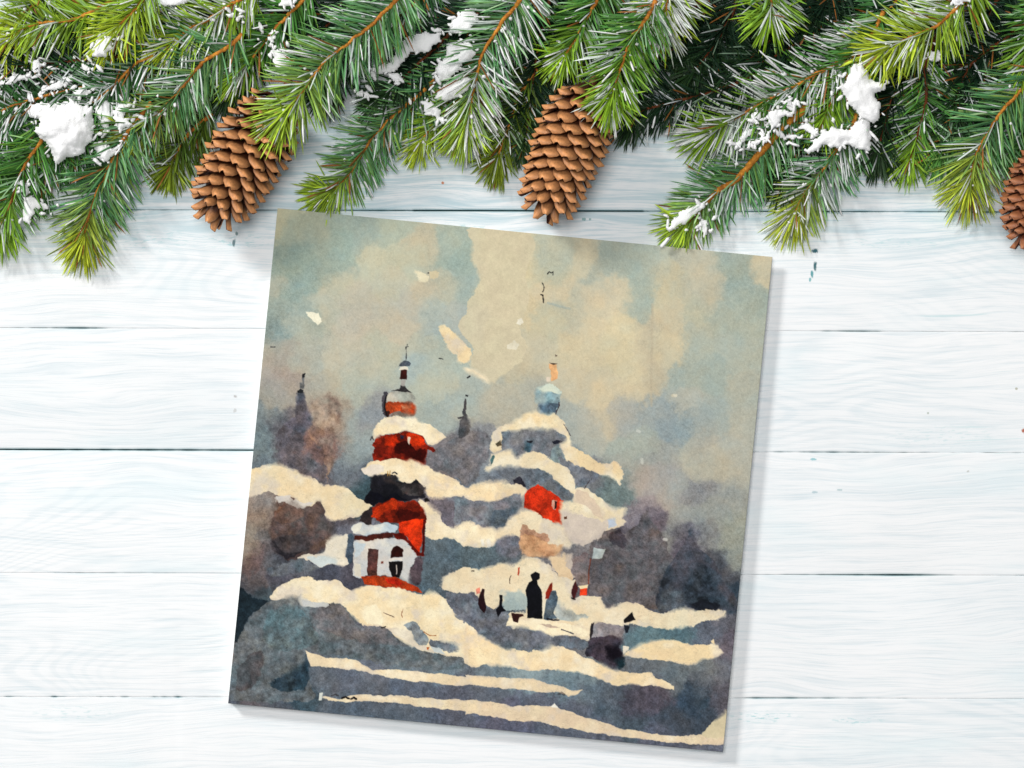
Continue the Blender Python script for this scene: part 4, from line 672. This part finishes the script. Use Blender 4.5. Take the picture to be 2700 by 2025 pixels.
BR = [
# ---- lowest layer: filler twigs, gap shade put into the dark needle colour
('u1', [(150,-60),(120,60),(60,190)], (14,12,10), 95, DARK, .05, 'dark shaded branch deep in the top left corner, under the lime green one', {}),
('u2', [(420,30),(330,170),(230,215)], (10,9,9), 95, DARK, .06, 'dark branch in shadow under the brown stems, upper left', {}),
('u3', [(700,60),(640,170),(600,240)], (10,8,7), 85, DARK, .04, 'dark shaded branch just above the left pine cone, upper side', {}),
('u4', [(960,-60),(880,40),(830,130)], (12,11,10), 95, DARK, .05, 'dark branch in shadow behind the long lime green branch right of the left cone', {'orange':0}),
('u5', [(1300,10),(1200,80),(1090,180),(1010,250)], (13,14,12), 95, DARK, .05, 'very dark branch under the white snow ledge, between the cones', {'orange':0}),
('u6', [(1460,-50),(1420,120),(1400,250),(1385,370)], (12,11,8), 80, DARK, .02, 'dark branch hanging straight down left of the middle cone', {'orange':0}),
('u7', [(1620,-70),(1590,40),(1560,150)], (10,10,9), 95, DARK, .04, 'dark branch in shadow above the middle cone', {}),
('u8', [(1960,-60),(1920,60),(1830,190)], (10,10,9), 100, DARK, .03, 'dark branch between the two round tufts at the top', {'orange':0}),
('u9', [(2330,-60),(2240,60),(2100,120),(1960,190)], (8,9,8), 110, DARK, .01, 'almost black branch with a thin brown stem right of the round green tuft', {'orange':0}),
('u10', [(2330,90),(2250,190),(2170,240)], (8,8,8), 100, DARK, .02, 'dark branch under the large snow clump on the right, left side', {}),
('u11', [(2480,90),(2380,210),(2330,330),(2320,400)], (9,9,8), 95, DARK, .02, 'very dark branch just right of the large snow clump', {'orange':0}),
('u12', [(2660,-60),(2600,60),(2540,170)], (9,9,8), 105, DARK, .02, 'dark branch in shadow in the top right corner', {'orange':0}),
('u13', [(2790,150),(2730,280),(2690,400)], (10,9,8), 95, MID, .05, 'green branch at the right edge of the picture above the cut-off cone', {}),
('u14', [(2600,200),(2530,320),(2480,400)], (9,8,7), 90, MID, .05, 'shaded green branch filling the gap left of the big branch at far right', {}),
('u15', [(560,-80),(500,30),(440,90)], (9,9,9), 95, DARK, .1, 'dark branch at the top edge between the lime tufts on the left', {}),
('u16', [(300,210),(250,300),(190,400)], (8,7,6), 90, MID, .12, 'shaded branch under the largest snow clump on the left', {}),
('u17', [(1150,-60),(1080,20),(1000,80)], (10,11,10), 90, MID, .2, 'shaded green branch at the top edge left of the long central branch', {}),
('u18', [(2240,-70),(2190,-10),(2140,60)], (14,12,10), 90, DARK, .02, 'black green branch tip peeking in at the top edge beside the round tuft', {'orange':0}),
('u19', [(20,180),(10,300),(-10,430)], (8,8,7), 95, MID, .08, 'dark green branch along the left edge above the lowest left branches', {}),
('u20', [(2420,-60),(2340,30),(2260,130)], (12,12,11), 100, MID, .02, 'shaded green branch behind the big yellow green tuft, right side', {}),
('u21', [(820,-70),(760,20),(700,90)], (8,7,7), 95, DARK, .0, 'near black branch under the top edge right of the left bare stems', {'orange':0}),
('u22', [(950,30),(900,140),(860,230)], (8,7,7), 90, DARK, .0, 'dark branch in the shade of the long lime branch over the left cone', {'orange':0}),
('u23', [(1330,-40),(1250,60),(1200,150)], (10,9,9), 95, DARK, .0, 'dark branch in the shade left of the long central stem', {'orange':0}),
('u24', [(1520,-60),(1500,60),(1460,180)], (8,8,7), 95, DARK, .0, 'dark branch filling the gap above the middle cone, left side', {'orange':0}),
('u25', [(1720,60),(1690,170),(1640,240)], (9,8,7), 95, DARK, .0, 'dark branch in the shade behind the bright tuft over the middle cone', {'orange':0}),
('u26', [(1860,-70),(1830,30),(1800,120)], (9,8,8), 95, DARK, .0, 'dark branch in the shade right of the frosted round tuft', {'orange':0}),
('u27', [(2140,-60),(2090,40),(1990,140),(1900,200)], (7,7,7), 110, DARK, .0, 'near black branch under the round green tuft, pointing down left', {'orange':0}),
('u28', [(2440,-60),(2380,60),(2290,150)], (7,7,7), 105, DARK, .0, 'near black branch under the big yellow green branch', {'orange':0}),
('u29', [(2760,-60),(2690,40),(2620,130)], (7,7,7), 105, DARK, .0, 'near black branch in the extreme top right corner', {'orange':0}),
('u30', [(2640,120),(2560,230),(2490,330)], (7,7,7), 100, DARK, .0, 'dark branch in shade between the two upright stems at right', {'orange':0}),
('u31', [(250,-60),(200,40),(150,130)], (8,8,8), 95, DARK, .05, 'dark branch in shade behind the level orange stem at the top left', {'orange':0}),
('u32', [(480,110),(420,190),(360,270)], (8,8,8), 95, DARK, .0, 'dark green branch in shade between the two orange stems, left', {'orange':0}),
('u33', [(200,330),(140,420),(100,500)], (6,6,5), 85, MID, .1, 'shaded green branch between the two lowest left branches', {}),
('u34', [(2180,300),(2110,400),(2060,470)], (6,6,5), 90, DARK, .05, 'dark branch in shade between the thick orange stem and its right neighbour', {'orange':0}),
# ---- middle layer
('m1', [(560,60),(450,105),(360,140),(226,158),(90,170),(-70,178)], (20,19,17,16,15), 88, DARK, .16, 'long red brown stem with short dark needles running to the left edge', {'orange':0,'bare':.9,'dens':.8}),
('m2', [(350,190),(230,225),(130,250),(60,270),(-60,320)], (18,17,16,14), 95, MID, .30, 'dark green branch with an orange stem reaching the left edge, flecked with snow', {'bare':.8}),
('m3', [(520,60),(460,120),(362,167),(280,244),(226,285),(180,350)], (24,23,22,20,17), 95, MID, .22, 'branch with a long orange brown stem ending in the largest snow clump', {'bare':.9,'orange':1}),
('m4', [(120,300),(108,370),(68,430),(40,500),(18,560),(0,600)], (20,18,16,13,10), 100, GREEN, .10, 'green branch with yellow tips at the left edge, lowest on that edge', {'bare':.7,'snowside':-1}),
('m5', [(560,300),(500,350),(465,405),(452,438)], (10,9,8,6), 92, OLIVE, .03, 'small olive green tuft in shade left of the left cone', {}),
('m6', [(820,-20),(790,10),(740,60),(700,105),(660,160),(622,198)], (24,23,22,20,18), 88, GREEN, .12, 'green branch with an orange stem above the left pine cone', {'bare':.5}),
('m7', [(150,-70),(90,10),(40,50)], (20,20,18), 90, LIME, .18, 'lime green tuft with snow in the top left corner', {}),
('m8', [(680,-30),(565,40),(500,77),(435,128)], (32,30,28,24), 105, LIME, .30, 'lime green branch with frosted lower needles, top left between two bare stems', {'bare':.6}),
('m9', [(1180,180),(1121,235),(1053,294),(985,357),(940,430),(895,488),(866,505)], (16,15,13,11,9,6,4), 92, BLUE, .10, 'blue green branch with orange stem ending at the upper card edge, between the cones', {'bare':.7,'tipcol':.28}),
('m10', [(1250,230),(1180,290),(1130,345),(1108,372)], (14,13,11,9), 82, LIME, .20, 'small lime tuft below the snow ledge, left of the long central branch tip', {}),
('m11', [(1420,180),(1370,250),(1340,335),(1312,415)], (10,9,8,6), 90, OLIVE, .03, 'shaded olive tuft hanging left of the middle cone', {}),
('m12', [(1600,-60),(1575,0),(1540,60),(1515,108),(1490,145)], (32,30,28,25), 92, GREEN, .10, 'bright green tuft with an orange stem above the left side of the middle cone', {'bare':.5,'tipcol':.55}),
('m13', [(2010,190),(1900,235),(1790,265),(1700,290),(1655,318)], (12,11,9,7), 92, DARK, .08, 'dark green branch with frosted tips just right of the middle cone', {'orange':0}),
('m14', [(2330,60),(2230,150),(2152,194),(2035,258),(1970,294),(1900,335),(1868,352)], (22,22,22,21,18,15,13), 112, GREEN, .42, 'wide branch with rows of white frosted needles pointing left, right of the middle cone', {'bare':.6,'tipcol':.45}),
('m15', [(2130,280),(2060,340),(2003,407),(1944,470),(1880,515),(1838,560),(1808,590)], (17,16,14,11,8,5,4), 98, BLUE, .08, 'blue green branch with a thick orange stem touching the upper right part of the card', {'bare':1.0,'stem':(9,4.5),'tipcol':.25}),
('m16', [(2330,30),(2300,90),(2274,135),(2229,208),(2190,271),(2168,320)], (26,26,25,22,19,17), 90, GREEN, .05, 'bright green branch along the left side of the tall snow clump', {'bare':.8,'tipcol':.6}),
('m17', [(2260,300),(2240,350),(2197,407),(2156,466),(2120,511),(2096,560)], (18,17,14,11,8,5), 108, BLUEO, .30, 'branch with yellow green tip and dark right side below the tall snow clump', {'bare':.6,'tipcol':.45}),
('m18', [(2470,90),(2440,180),(2441,271),(2414,375),(2400,418)], (17,16,14,11,8), 90, GREEN, .14, 'upright branch with a thin brown stem and small fan tip right of the snow clump', {'bare':.8,'orange':0}),
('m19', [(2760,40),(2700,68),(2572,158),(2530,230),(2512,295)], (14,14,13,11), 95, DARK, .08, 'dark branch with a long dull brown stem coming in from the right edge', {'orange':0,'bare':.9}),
('m20', [(320,-10),(200,50),(130,58),(75,70),(15,105)], (28,27,25,22), 98, LIME, .10, 'lime green branch with a level orange stem in the top left', {'bare':.8}),
# ---- top layer
('t1', [(410,-50),(370,10),(325,55),(290,85)], (42,40,36,32), 108, LIME, .10, 'big lime green tuft with needles hanging down at the top, left', {'bare':.2,'tipcol':.9}),
('t2', [(640,90),(600,125),(533,167),(470,244),(420,294),(350,345)], (32,31,29,26,22,17), 108, BLUEO, .13, 'branch with bright yellow green tip left of the left pine cone', {'bare':.7,'tipcol':.45}),
('t3', [(400,270),(340,345),(282,452),(244,540),(228,595),(221,628)], (26,24,20,15,10,7), 112, BLUEO, .05, 'long blue green branch with olive tip reaching lowest on the left', {'bare':.5,'tipcol':.32}),
('t4', [(1070,-50),(1045,0),(990,55),(930,105),(855,165),(790,250),(745,308)], (62,62,60,60,60,60,57), 116, BLUE, .10, 'large branch with long lime tip lying over the top of the left cone', {'bare':.7,'tipcol':.55}),
('t5', [(1390,-50),(1370,0),(1320,63),(1270,149),(1252,226),(1239,290),(1230,332)], (38,38,36,34,31,27,23), 120, BLUE, .38, 'long central branch with orange stem and lime tip between the two full cones', {'bare':.9,'tipcol':.40,'snowside':-1}),
('t6', [(1730,0),(1700,55),(1665,100),(1645,150),(1625,212),(1612,262)], (66,66,64,64,62,58), 104, GREEN, .22, 'bright green branch hanging over the top of the middle cone', {'bare':.3,'tipcol':.7}),
('t7', [(1775,-90),(1765,-40),(1757,20),(1750,60)], (46,45,42,36), 118, LIME, .75, 'round lime tuft thickly frosted white at the top, right of centre', {'bare':.2,'tipcol':.8,'spread':1.25}),
('t8', [(2040,-90),(2035,-40),(2035,10),(2032,38)], (44,42,38,34), 108, GREEN, .12, 'round green tuft at the top edge beside the black gap', {'bare':.1,'tipcol':.9,'spread':1.35}),
('t9', [(2580,-50),(2545,0),(2470,68),(2400,98),(2325,135)], (48,46,42,38,34), 112, LIME, .16, 'big yellow green branch with an orange stem at the top right', {'bare':.6,'tipcol':.8}),
('t10', [(2740,170),(2690,240),(2631,307),(2586,384),(2568,430),(2556,490)], (30,28,25,21,17,12), 118, BLUEO, .06, 'long branch with an orange stem and yellow tip left of the cut-off cone', {'bare':.9,'tipcol':.42}),
('t11', [(2790,-30),(2740,60),(2712,140),(2700,190)], (34,32,28,24), 92, GREEN, .04, 'green tuft at the right edge, partly outside the picture', {'tipcol':.6}),
]
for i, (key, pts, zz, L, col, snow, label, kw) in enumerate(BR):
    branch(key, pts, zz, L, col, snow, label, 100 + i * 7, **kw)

# ------------------------------------------------------------------ lumps of snow lying on the branches
def snow_clump(pts, z, th, label, seed, bits=0):
    Q = np.array(pts, float); Q = Q.mean(0) + (Q - Q.mean(0)) * 1.14; x0, y0 = Q.min(0) - 14; x1, y1 = Q.max(0) + 14; st = 3.2
    xs = np.arange(x0, x1, st); ys = np.arange(y0, y1, st); X, Y = np.meshgrid(xs, ys)
    a = X + fbm(X, Y, 22, 4, seed) * 26; b = Y + fbm(X, Y, 22, 4, seed + 5) * 26
    ins = np.zeros(X.shape, bool); dm = np.full(X.shape, 1e9); j = len(Q) - 1
    for i in range(len(Q)):
        xi, yi = Q[i]; xj, yj = Q[j]
        if yi != yj: ins ^= ((yi > b) != (yj > b)) & (a < (xj - xi) * (b - yi) / (yj - yi) + xi)
        ex, ey = xj - xi, yj - yi; t = np.clip(((a - xi) * ex + (b - yi) * ey) / (ex * ex + ey * ey), 0, 1)
        dm = np.minimum(dm, np.hypot(a - xi - t * ex, b - yi - t * ey)); j = i
    H = th * (1 - np.exp(-dm / (th * 0.55))) * (0.75 + 0.7 * (fbm(X, Y, 40, 3, seed + 9) + .5)) + 1.5 * fbm(X, Y, 9, 3, seed + 12)
    ids = -np.ones(X.shape, int); V = []; F = []
    sel = np.argwhere(ins)
    for (r, c) in sel: ids[r, c] = len(V); V.append(at(X[r, c], Y[r, c], z / 1000 + max(.4, H[r, c]) * S))
    nt_ = len(V)
    for (r, c) in sel: V.append(at(X[r, c], Y[r, c], z / 1000 - min(dm[r, c], th * .6) * .6 * S))
    nr, nc = X.shape; full = np.zeros((nr, nc), bool)
    full[:-1, :-1] = ins[:-1, :-1] & ins[1:, :-1] & ins[:-1, 1:] & ins[1:, 1:]
    for r, c in np.argwhere(full):
        q = (ids[r, c], ids[r + 1, c], ids[r + 1, c + 1], ids[r, c + 1]); F.append(q); F.append(tuple(nt_ + k for k in q[::-1]))
        for (dr, dc, e) in ((-1, 0, (q[3], q[0])), (1, 0, (q[1], q[2])), (0, -1, (q[0], q[1])), (0, 1, (q[2], q[3]))):
            rr, cc = r + dr, c + dc
            if rr < 0 or cc < 0 or not full[rr, cc]: F.append((e[1], e[0], nt_ + e[0], nt_ + e[1]))
    rs = np.random.RandomState(seed); ctr = Q.mean(0); rad = np.abs(Q - ctr).max(0)
    for _ in range(bits + 6):
        e = rs.randint(len(Q)); f = rs.rand(); p = Q[e] * f + Q[(e + 1) % len(Q)] * (1 - f) + rs.normal(size=2) * 9
        r = rs.uniform(2.5, 7) * S; q = np.array(at(p[0], p[1], z / 1000 + 0.001)); add_lump(V, F, q, q + np.array([rs.normal() * 2 * r, rs.normal() * 2 * r, 0]), r, rs)
    o = mesh('snow_clump', V, F, M_SNOW, None, np.full((len(V), 3), 0.94), True)
    c3 = at(ctr[0], ctr[1], z / 1000); me = o.data
    co = np.empty(len(me.vertices) * 3, np.float32); me.vertices.foreach_get('co', co); co = co.reshape(-1, 3) - np.array(c3, np.float32); me.vertices.foreach_set('co', co.ravel()); o.location = c3
    return tag(o, label, 'snow', 'clumps of snow on the branches')
CL = [
([(112,300),(170,278),(236,284),(238,362),(214,392),(150,425),(128,380),(98,355)], 27, 34, 'largest smooth snow clump at the end of the brown stem on the left', 8),
([(68,285),(110,272),(150,270),(160,295),(120,315),(84,312)], 22, 14, 'flat snow patch just above and left of the largest snow clump', 6),
([(250,285),(275,262),(300,285),(298,310),(282,338),(262,318)], 24, 12, 'narrow snow patch just right of the largest snow clump', 6),
([(255,375),(290,385),(300,395),(328,350),(320,385),(285,425),(258,415)], 24, 14, 'snow patch on the stem below and right of the largest snow clump', 6),
([(300,290),(340,268),(350,275),(330,310),(345,330),(310,345)], 27, 10, 'ragged snow patch beside the yellow green tip left of the left cone', 6),
([(0,212),(40,200),(80,192),(75,215),(40,222),(0,228)], 20, 9, 'thin strip of snow at the left edge under the red brown stem', 4),
([(72,165),(90,155),(112,165),(108,188),(92,190)], 24, 10, 'small snow lump lying on the red brown stem at left', 3),
([(110,232),(150,215),(190,200),(188,215),(150,235),(115,245)], 22, 8, 'slanting strip of snow between the brown stems on the left', 4),
([(192,238),(215,228),(245,240),(225,252),(205,258)], 22, 9, 'small snow patch above the largest snow clump', 3),
([(212,172),(235,170),(236,186),(218,190)], 24, 8, 'tiny snow lump right of the strip between the brown stems', 2),
([(255,105),(292,100),(290,130),(275,148),(242,146)], 36, 13, 'snow lump beside the big lime tuft at the top left', 4),
([(45,482),(70,480),(75,505),(60,510)], 19, 8, 'small snow lump on the orange stem near the left edge', 2),
([(62,530),(90,525),(122,540),(125,560),(95,560),(80,590),(62,575)], 16, 9, 'snow patch left of the lowest left branch', 6),
([(405,-15),(490,-15),(485,12),(420,10)], 44, 10, 'flat snow patch at the top edge left of centre, above the lime branch', 3),
([(602,35),(625,30),(622,48),(604,52)], 36, 8, 'snow lump at the top beside the lime branch stem', 2),
([(706,92),(735,90),(728,112),(700,112)], 30, 8, 'small snow lump on the orange stem above the left cone', 2),
([(718,130),(740,128),(765,150),(770,175),(735,180),(720,160)], 30, 10, 'snow patch just left of the lime branch over the left cone', 6),
([(1060,105),(1100,95),(1155,88),(1150,118),(1120,140),(1085,138),(1060,165),(1040,185),(1000,190),(985,170),(1030,160)], 34, 15, 'long white snow ledge above the very dark branch in the middle', 8),
([(1180,118),(1230,115),(1250,140),(1220,170),(1190,205),(1155,210),(1152,185),(1175,150)], 34, 17, 'upper of the two thick snow clumps on the left side of the long central branch', 8),
([(1170,225),(1225,202),(1240,225),(1215,248),(1180,262),(1150,255)], 32, 15, 'lower of the two thick snow clumps on the left side of the long central branch', 8),
([(1108,270),(1140,268),(1165,295),(1170,330),(1145,315),(1125,290)], 27, 10, 'narrow snow strip below the two thick clumps of the central branch', 6),
([(1025,192),(1055,195),(1050,215),(1028,212)], 30, 9, 'small snow lump under the long snow ledge', 3),
([(950,245),(974,245),(974,260),(952,260)], 30, 7, 'tiny square snow lump left of the very dark branch', 2),
([(1215,28),(1250,20),(1262,50),(1235,78),(1190,90),(1200,55)], 30, 9, 'snow patch near the top edge left of the long central branch', 6),
([(735,-10),(765,-8),(760,15),(738,14)], 32, 7, 'small snow patch on the top edge above the left cone', 2),
([(2252,178),(2275,172),(2290,195),(2285,210),(2328,215),(2326,238),(2305,245),(2316,285),(2310,308),(2280,312),(2240,275),(2225,240),(2205,235),(2225,225),(2240,200)], 33, 18, 'tall thick snow clump standing out on the right', 8),
([(2262,310),(2290,312),(2290,345),(2286,395),(2262,392),(2240,375),(2215,388),(2180,385),(2150,400),(2135,392),(2172,350),(2200,335),(2240,345)], 28, 14, 'lower spreading snow patch under the tall clump on the right', 12),
([(2110,328),(2135,325),(2165,350),(2140,360),(2120,345)], 24, 8, 'small slanting snow piece left of the spreading snow patch', 3),
([(2072,350),(2100,348),(2108,360),(2095,366),(2070,362)], 24, 7, 'flat snow crumb on the needles left of the spreading patch', 3),
([(2022,298),(2045,292),(2088,298),(2085,315),(2060,318),(2040,345),(2022,375),(2010,388),(2030,335)], 30, 9, 'snow strip along the needles in the middle of the wide frosted branch', 4),
([(2068,262),(2092,262),(2095,278),(2075,278)], 30, 8, 'small snow lump above the strip on the wide frosted branch', 3),
([(1983,295),(2003,292),(2002,315),(1984,310)], 28, 8, 'small snow lump on the stem of the wide frosted branch', 2),
([(1938,380),(1960,350),(1985,335),(1980,360),(1955,385)], 24, 6, 'thin snow streak on the lower needles of the wide frosted branch', 3),
([(1975,385),(2000,350),(2012,345),(2000,380),(1980,392)], 25, 6, 'second thin snow streak on the wide frosted branch, right of the first', 3),
([(1758,595),(1795,555),(1850,535),(1850,552),(1815,580),(1785,603),(1765,608)], 13, 11, 'slanted snow clump at the branch tip over the upper right part of the card', 4),
([(1845,580),(1868,575),(1870,600),(1855,620),(1845,605)], 11, 7, 'small snow patch on the right side of the branch tip near the card', 4),
([(2500,-12),(2562,-10),(2555,8),(2520,12)], 54, 8, 'small snow patch at the top edge above the big yellow green branch', 3),
([(2445,140),(2475,130),(2480,155),(2460,165)], 34, 7, 'pale snow patch under the big yellow green branch', 4),
]
for i, (pts, z, th, label, bits) in enumerate(CL): snow_clump(pts, z, th, label, 11 + i * 3, bits)

# ------------------------------------------------------------------ spruce cones
def scale_mesh(rs, Ls, Wd, dk=0.0):
    """one woody cone scale: x across, y out along its length, z its upper side; metres, root at origin"""
    nu, nv = 7, 8; V = []; C = []; F = []
    notch = rs.uniform(0, 0.05); cup = rs.uniform(.9, 1.2)
    for side in (0, 1):
        for j in range(nv):
            s = j / (nv - 1)
            w = Wd * (0.34 + 0.66 * math.sin(min(1, s / 0.66) * math.pi / 2)) * (1 if s < .66 else math.sqrt(max(0.10, 1 - ((s - .66) / .36) ** 2)))
            for i in range(nu):
                u = i / (nu - 1) * 2 - 1
                x = u * w; y = Ls * (s - (0.05 * u * u + notch * (1 - abs(u)) * (s > .95))) + rs.normal() * 0.00012
                z = 0.0032 * cup * (1 - u * u) * s - 0.0016 * s * s + 0.0022 * max(0, s - .7) / .3 * .6 - (0.0009 if side else 0)
                V.append((x, y, z))
                e = max(0.0, (s - .56) / .44); e = min(1, e * 1.25) ** .9 * (1 - .22 * abs(u))
                a = (lin((60, 25, 13)) * (1 - e) + lin((232, 162, 104)) * e) * (1 - dk) + lin((120, 56, 40)) * dk  # dark root and tan tip; shade of the gaps added to the root colour
                if s > .9 or abs(u) > .9: a = a * 1.05 + lin((60, 45, 35)) * .3
                if side: a = lin((84, 40, 26)) * 0.9
                C.append(a * rs.uniform(.9, 1.08))
    o2 = nu * nv
    for j in range(nv - 1):
        for i in range(nu - 1):
            a = j * nu + i; F.append((a, a + 1, a + nu + 1, a + nu)); F.append((o2 + a, o2 + a + nu, o2 + a + nu + 1, o2 + a + 1))
    for j in range(nv - 1):
        a = j * nu; F.append((a, a + nu, o2 + a + nu, o2 + a)); a = j * nu + nu - 1; F.append((a + nu, a, o2 + a, o2 + a + nu))
    for i in range(nu - 1):
        a = i; F.append((a + 1, a, o2 + a, o2 + a + 1)); a = (nv - 1) * nu + i; F.append((a, a + 1, o2 + a + 1, o2 + a))
    me = bpy.data.meshes.new('scale'); me.from_pydata(V, [], F); me.update()
    at_ = me.color_attributes.new('Col', 'FLOAT_COLOR', 'POINT'); c = np.ones((len(V), 4), np.float32); c[:, :3] = np.array(C); at_.data.foreach_set('color', c.ravel())
    me.polygons.foreach_set('use_smooth', [True] * len(me.polygons)); me.materials.append(M_SCALE); return me
from mathutils import Matrix, Vector
_rs = np.random.RandomState(5)
SCALES = [scale_mesh(_rs, 0.0195, 0.0073) for _ in range(6)]
SCALES_SHADED = [scale_mesh(_rs, 0.0195, 0.0073, 0.6) for _ in range(4)]  # darker copies: shadow over the right-hand cone put into the scale colour
def cone(base_px, tip_px, zb, zt, Rpx, label, seed, ntot=112, ph0=0.0, dark=1.0, open_=1.0):
    rs = np.random.RandomState(seed)
    B = np.array(at(*base_px, zb / 1000)); Tp = np.array(at(*tip_px, zt / 1000)); ax = Tp - B; Ln = np.linalg.norm(ax); ax /= Ln
    root = empty('pine_cone', (B[0], B[1], 0)); tag(root, label, 'pine cone', 'brown spruce cones')
    side = np.cross(ax, (0, 0, 1)); side /= np.linalg.norm(side); up = np.cross(side, ax)
    R = Rpx * S
    prof = lambda s: R * (0.64 + 0.36 * math.sin(min(1, s / 0.42) * math.pi / 2)) if s < .42 else R * max(.16, (1 - ((s - .42) / .66) ** 2.3)) ** .62
    core_r = lambda s: max(0.0015, prof(s) * 0.42)
    V = []; F = []; K = 14; n = 24
    for i in range(n):
        s = i / (n - 1)
        for k in range(K):
            a = 2 * math.pi * k / K; V.append(B + ax * Ln * s * 0.94 + core_r(s) * (1 + .1 * rs.rand()) * (math.cos(a) * side + math.sin(a) * up))
        if i:
            b = (i - 1) * K
            for k in range(K): F.append((b + k, b + (k + 1) % K, b + K + (k + 1) % K, b + K + k))
    F.append(tuple(range(K))[::-1]); F.append(tuple((n - 1) * K + k for k in range(K)))
    mesh('core', V, F, M_SCALE, root, np.tile(lin((66, 30, 20)), (len(V), 1)), True)
    V = []; F = []
    for i in range(6):
        s = -i / 5 * 0.02
        for k in range(8):
            a = 2 * math.pi * k / 8; V.append(B + ax * (s + .004) + (0.0028 if i < 5 else .002) * (math.cos(a) * side + math.sin(a) * up))
        if i:
            for k in range(8): F.append(((i - 1) * 8 + (k + 1) % 8, (i - 1) * 8 + k, i * 8 + k, i * 8 + (k + 1) % 8))
    mesh('stalk', V, F, M_SCALE, root, np.tile(lin((120, 72, 40)), (len(V), 1)), True)
    ga = math.radians(137.508); L0 = 0.0195; rest = []; made = 0; cand = []
    for k in range(ntot):
        s = ((k + 0.5) / ntot); s = s ** 0.93
        cand.append((s, k * ga + ph0))
    for (s, a) in cand:
        rad = Vector(math.cos(a) * side + math.sin(a) * up); T_ = Vector(ax)
        rr = prof(s); ang = math.radians(67 - 28 * s) * open_ * rs.uniform(.93, 1.07)   # leaning from the axis
        if s > .93: ang = math.radians(30 * (1 - s) / .07 + 6)
        d = (T_ * math.cos(ang) + rad * math.sin(ang)).normalized()
        nrm = (rad * math.cos(ang) - T_ * math.sin(ang)).normalized()   # towards the outside
        xx = d.cross(nrm).normalized()
        Lsc = (rr - core_r(s) * .6) / max(.35, math.sin(ang)) / L0; Lsc = min(1.3, max(.45, Lsc))
        root_p = Vector(B) + T_ * (Ln * (s * 0.93) - 0.35 * Lsc * L0 * math.cos(ang)) + rad * core_r(s) * .6
        wsc = (0.62 + 0.5 * math.sin(math.pi * min(1, (s + .12) / 1.05))) * rs.uniform(.94, 1.06)
        M = Matrix(((xx.x * wsc, d.x * Lsc, nrm.x), (xx.y * wsc, d.y * Lsc, nrm.y), (xx.z * wsc, d.z * Lsc, nrm.z))).to_4x4()
        tw = Matrix.Rotation(rs.normal() * .06, 4, d)
        M = Matrix.Translation(root_p) @ (tw @ M)
        me = SCALES[rs.randint(6)] if dark > .9 else SCALES_SHADED[rs.randint(4)]
        vis = (math.sin(a) > -0.25)
        if vis and made < 96:
            o = bpy.data.objects.new('scale', me); COL.objects.link(o); o.parent = root
            o.matrix_local = Matrix.Translation(-Vector(root.location)) @ M; made += 1
        else: rest.append((M, me))
    V = []; F = []; C = []
    for M, me in rest:
        b = len(V); V += [tuple(M @ v.co) for v in me.vertices]; F += [tuple(b + i for i in p.vertices) for p in me.polygons]
        cc = np.empty(len(me.vertices) * 4, np.float32); me.color_attributes['Col'].data.foreach_get('color', cc); C.append(cc.reshape(-1, 4)[:, :3])
    if V: tag(mesh('underside_scales', V, F, M_SCALE, root, np.vstack(C), True), kind='stuff')
    return root
cone((736, 262), (560, 568), 32, 27, 114, 'open brown cone at left with its tip beside the upper left card corner', 3)
cone((1558, 232), (1436, 552), 34, 26, 116, 'open brown cone in the middle hanging above the card', 8, ph0=1.0, open_=.86)
cone((2775, 390), (2716, 632), 30, 24, 100, 'dark reddish cone cut off by the right edge', 12, ph0=2.0, dark=.5)
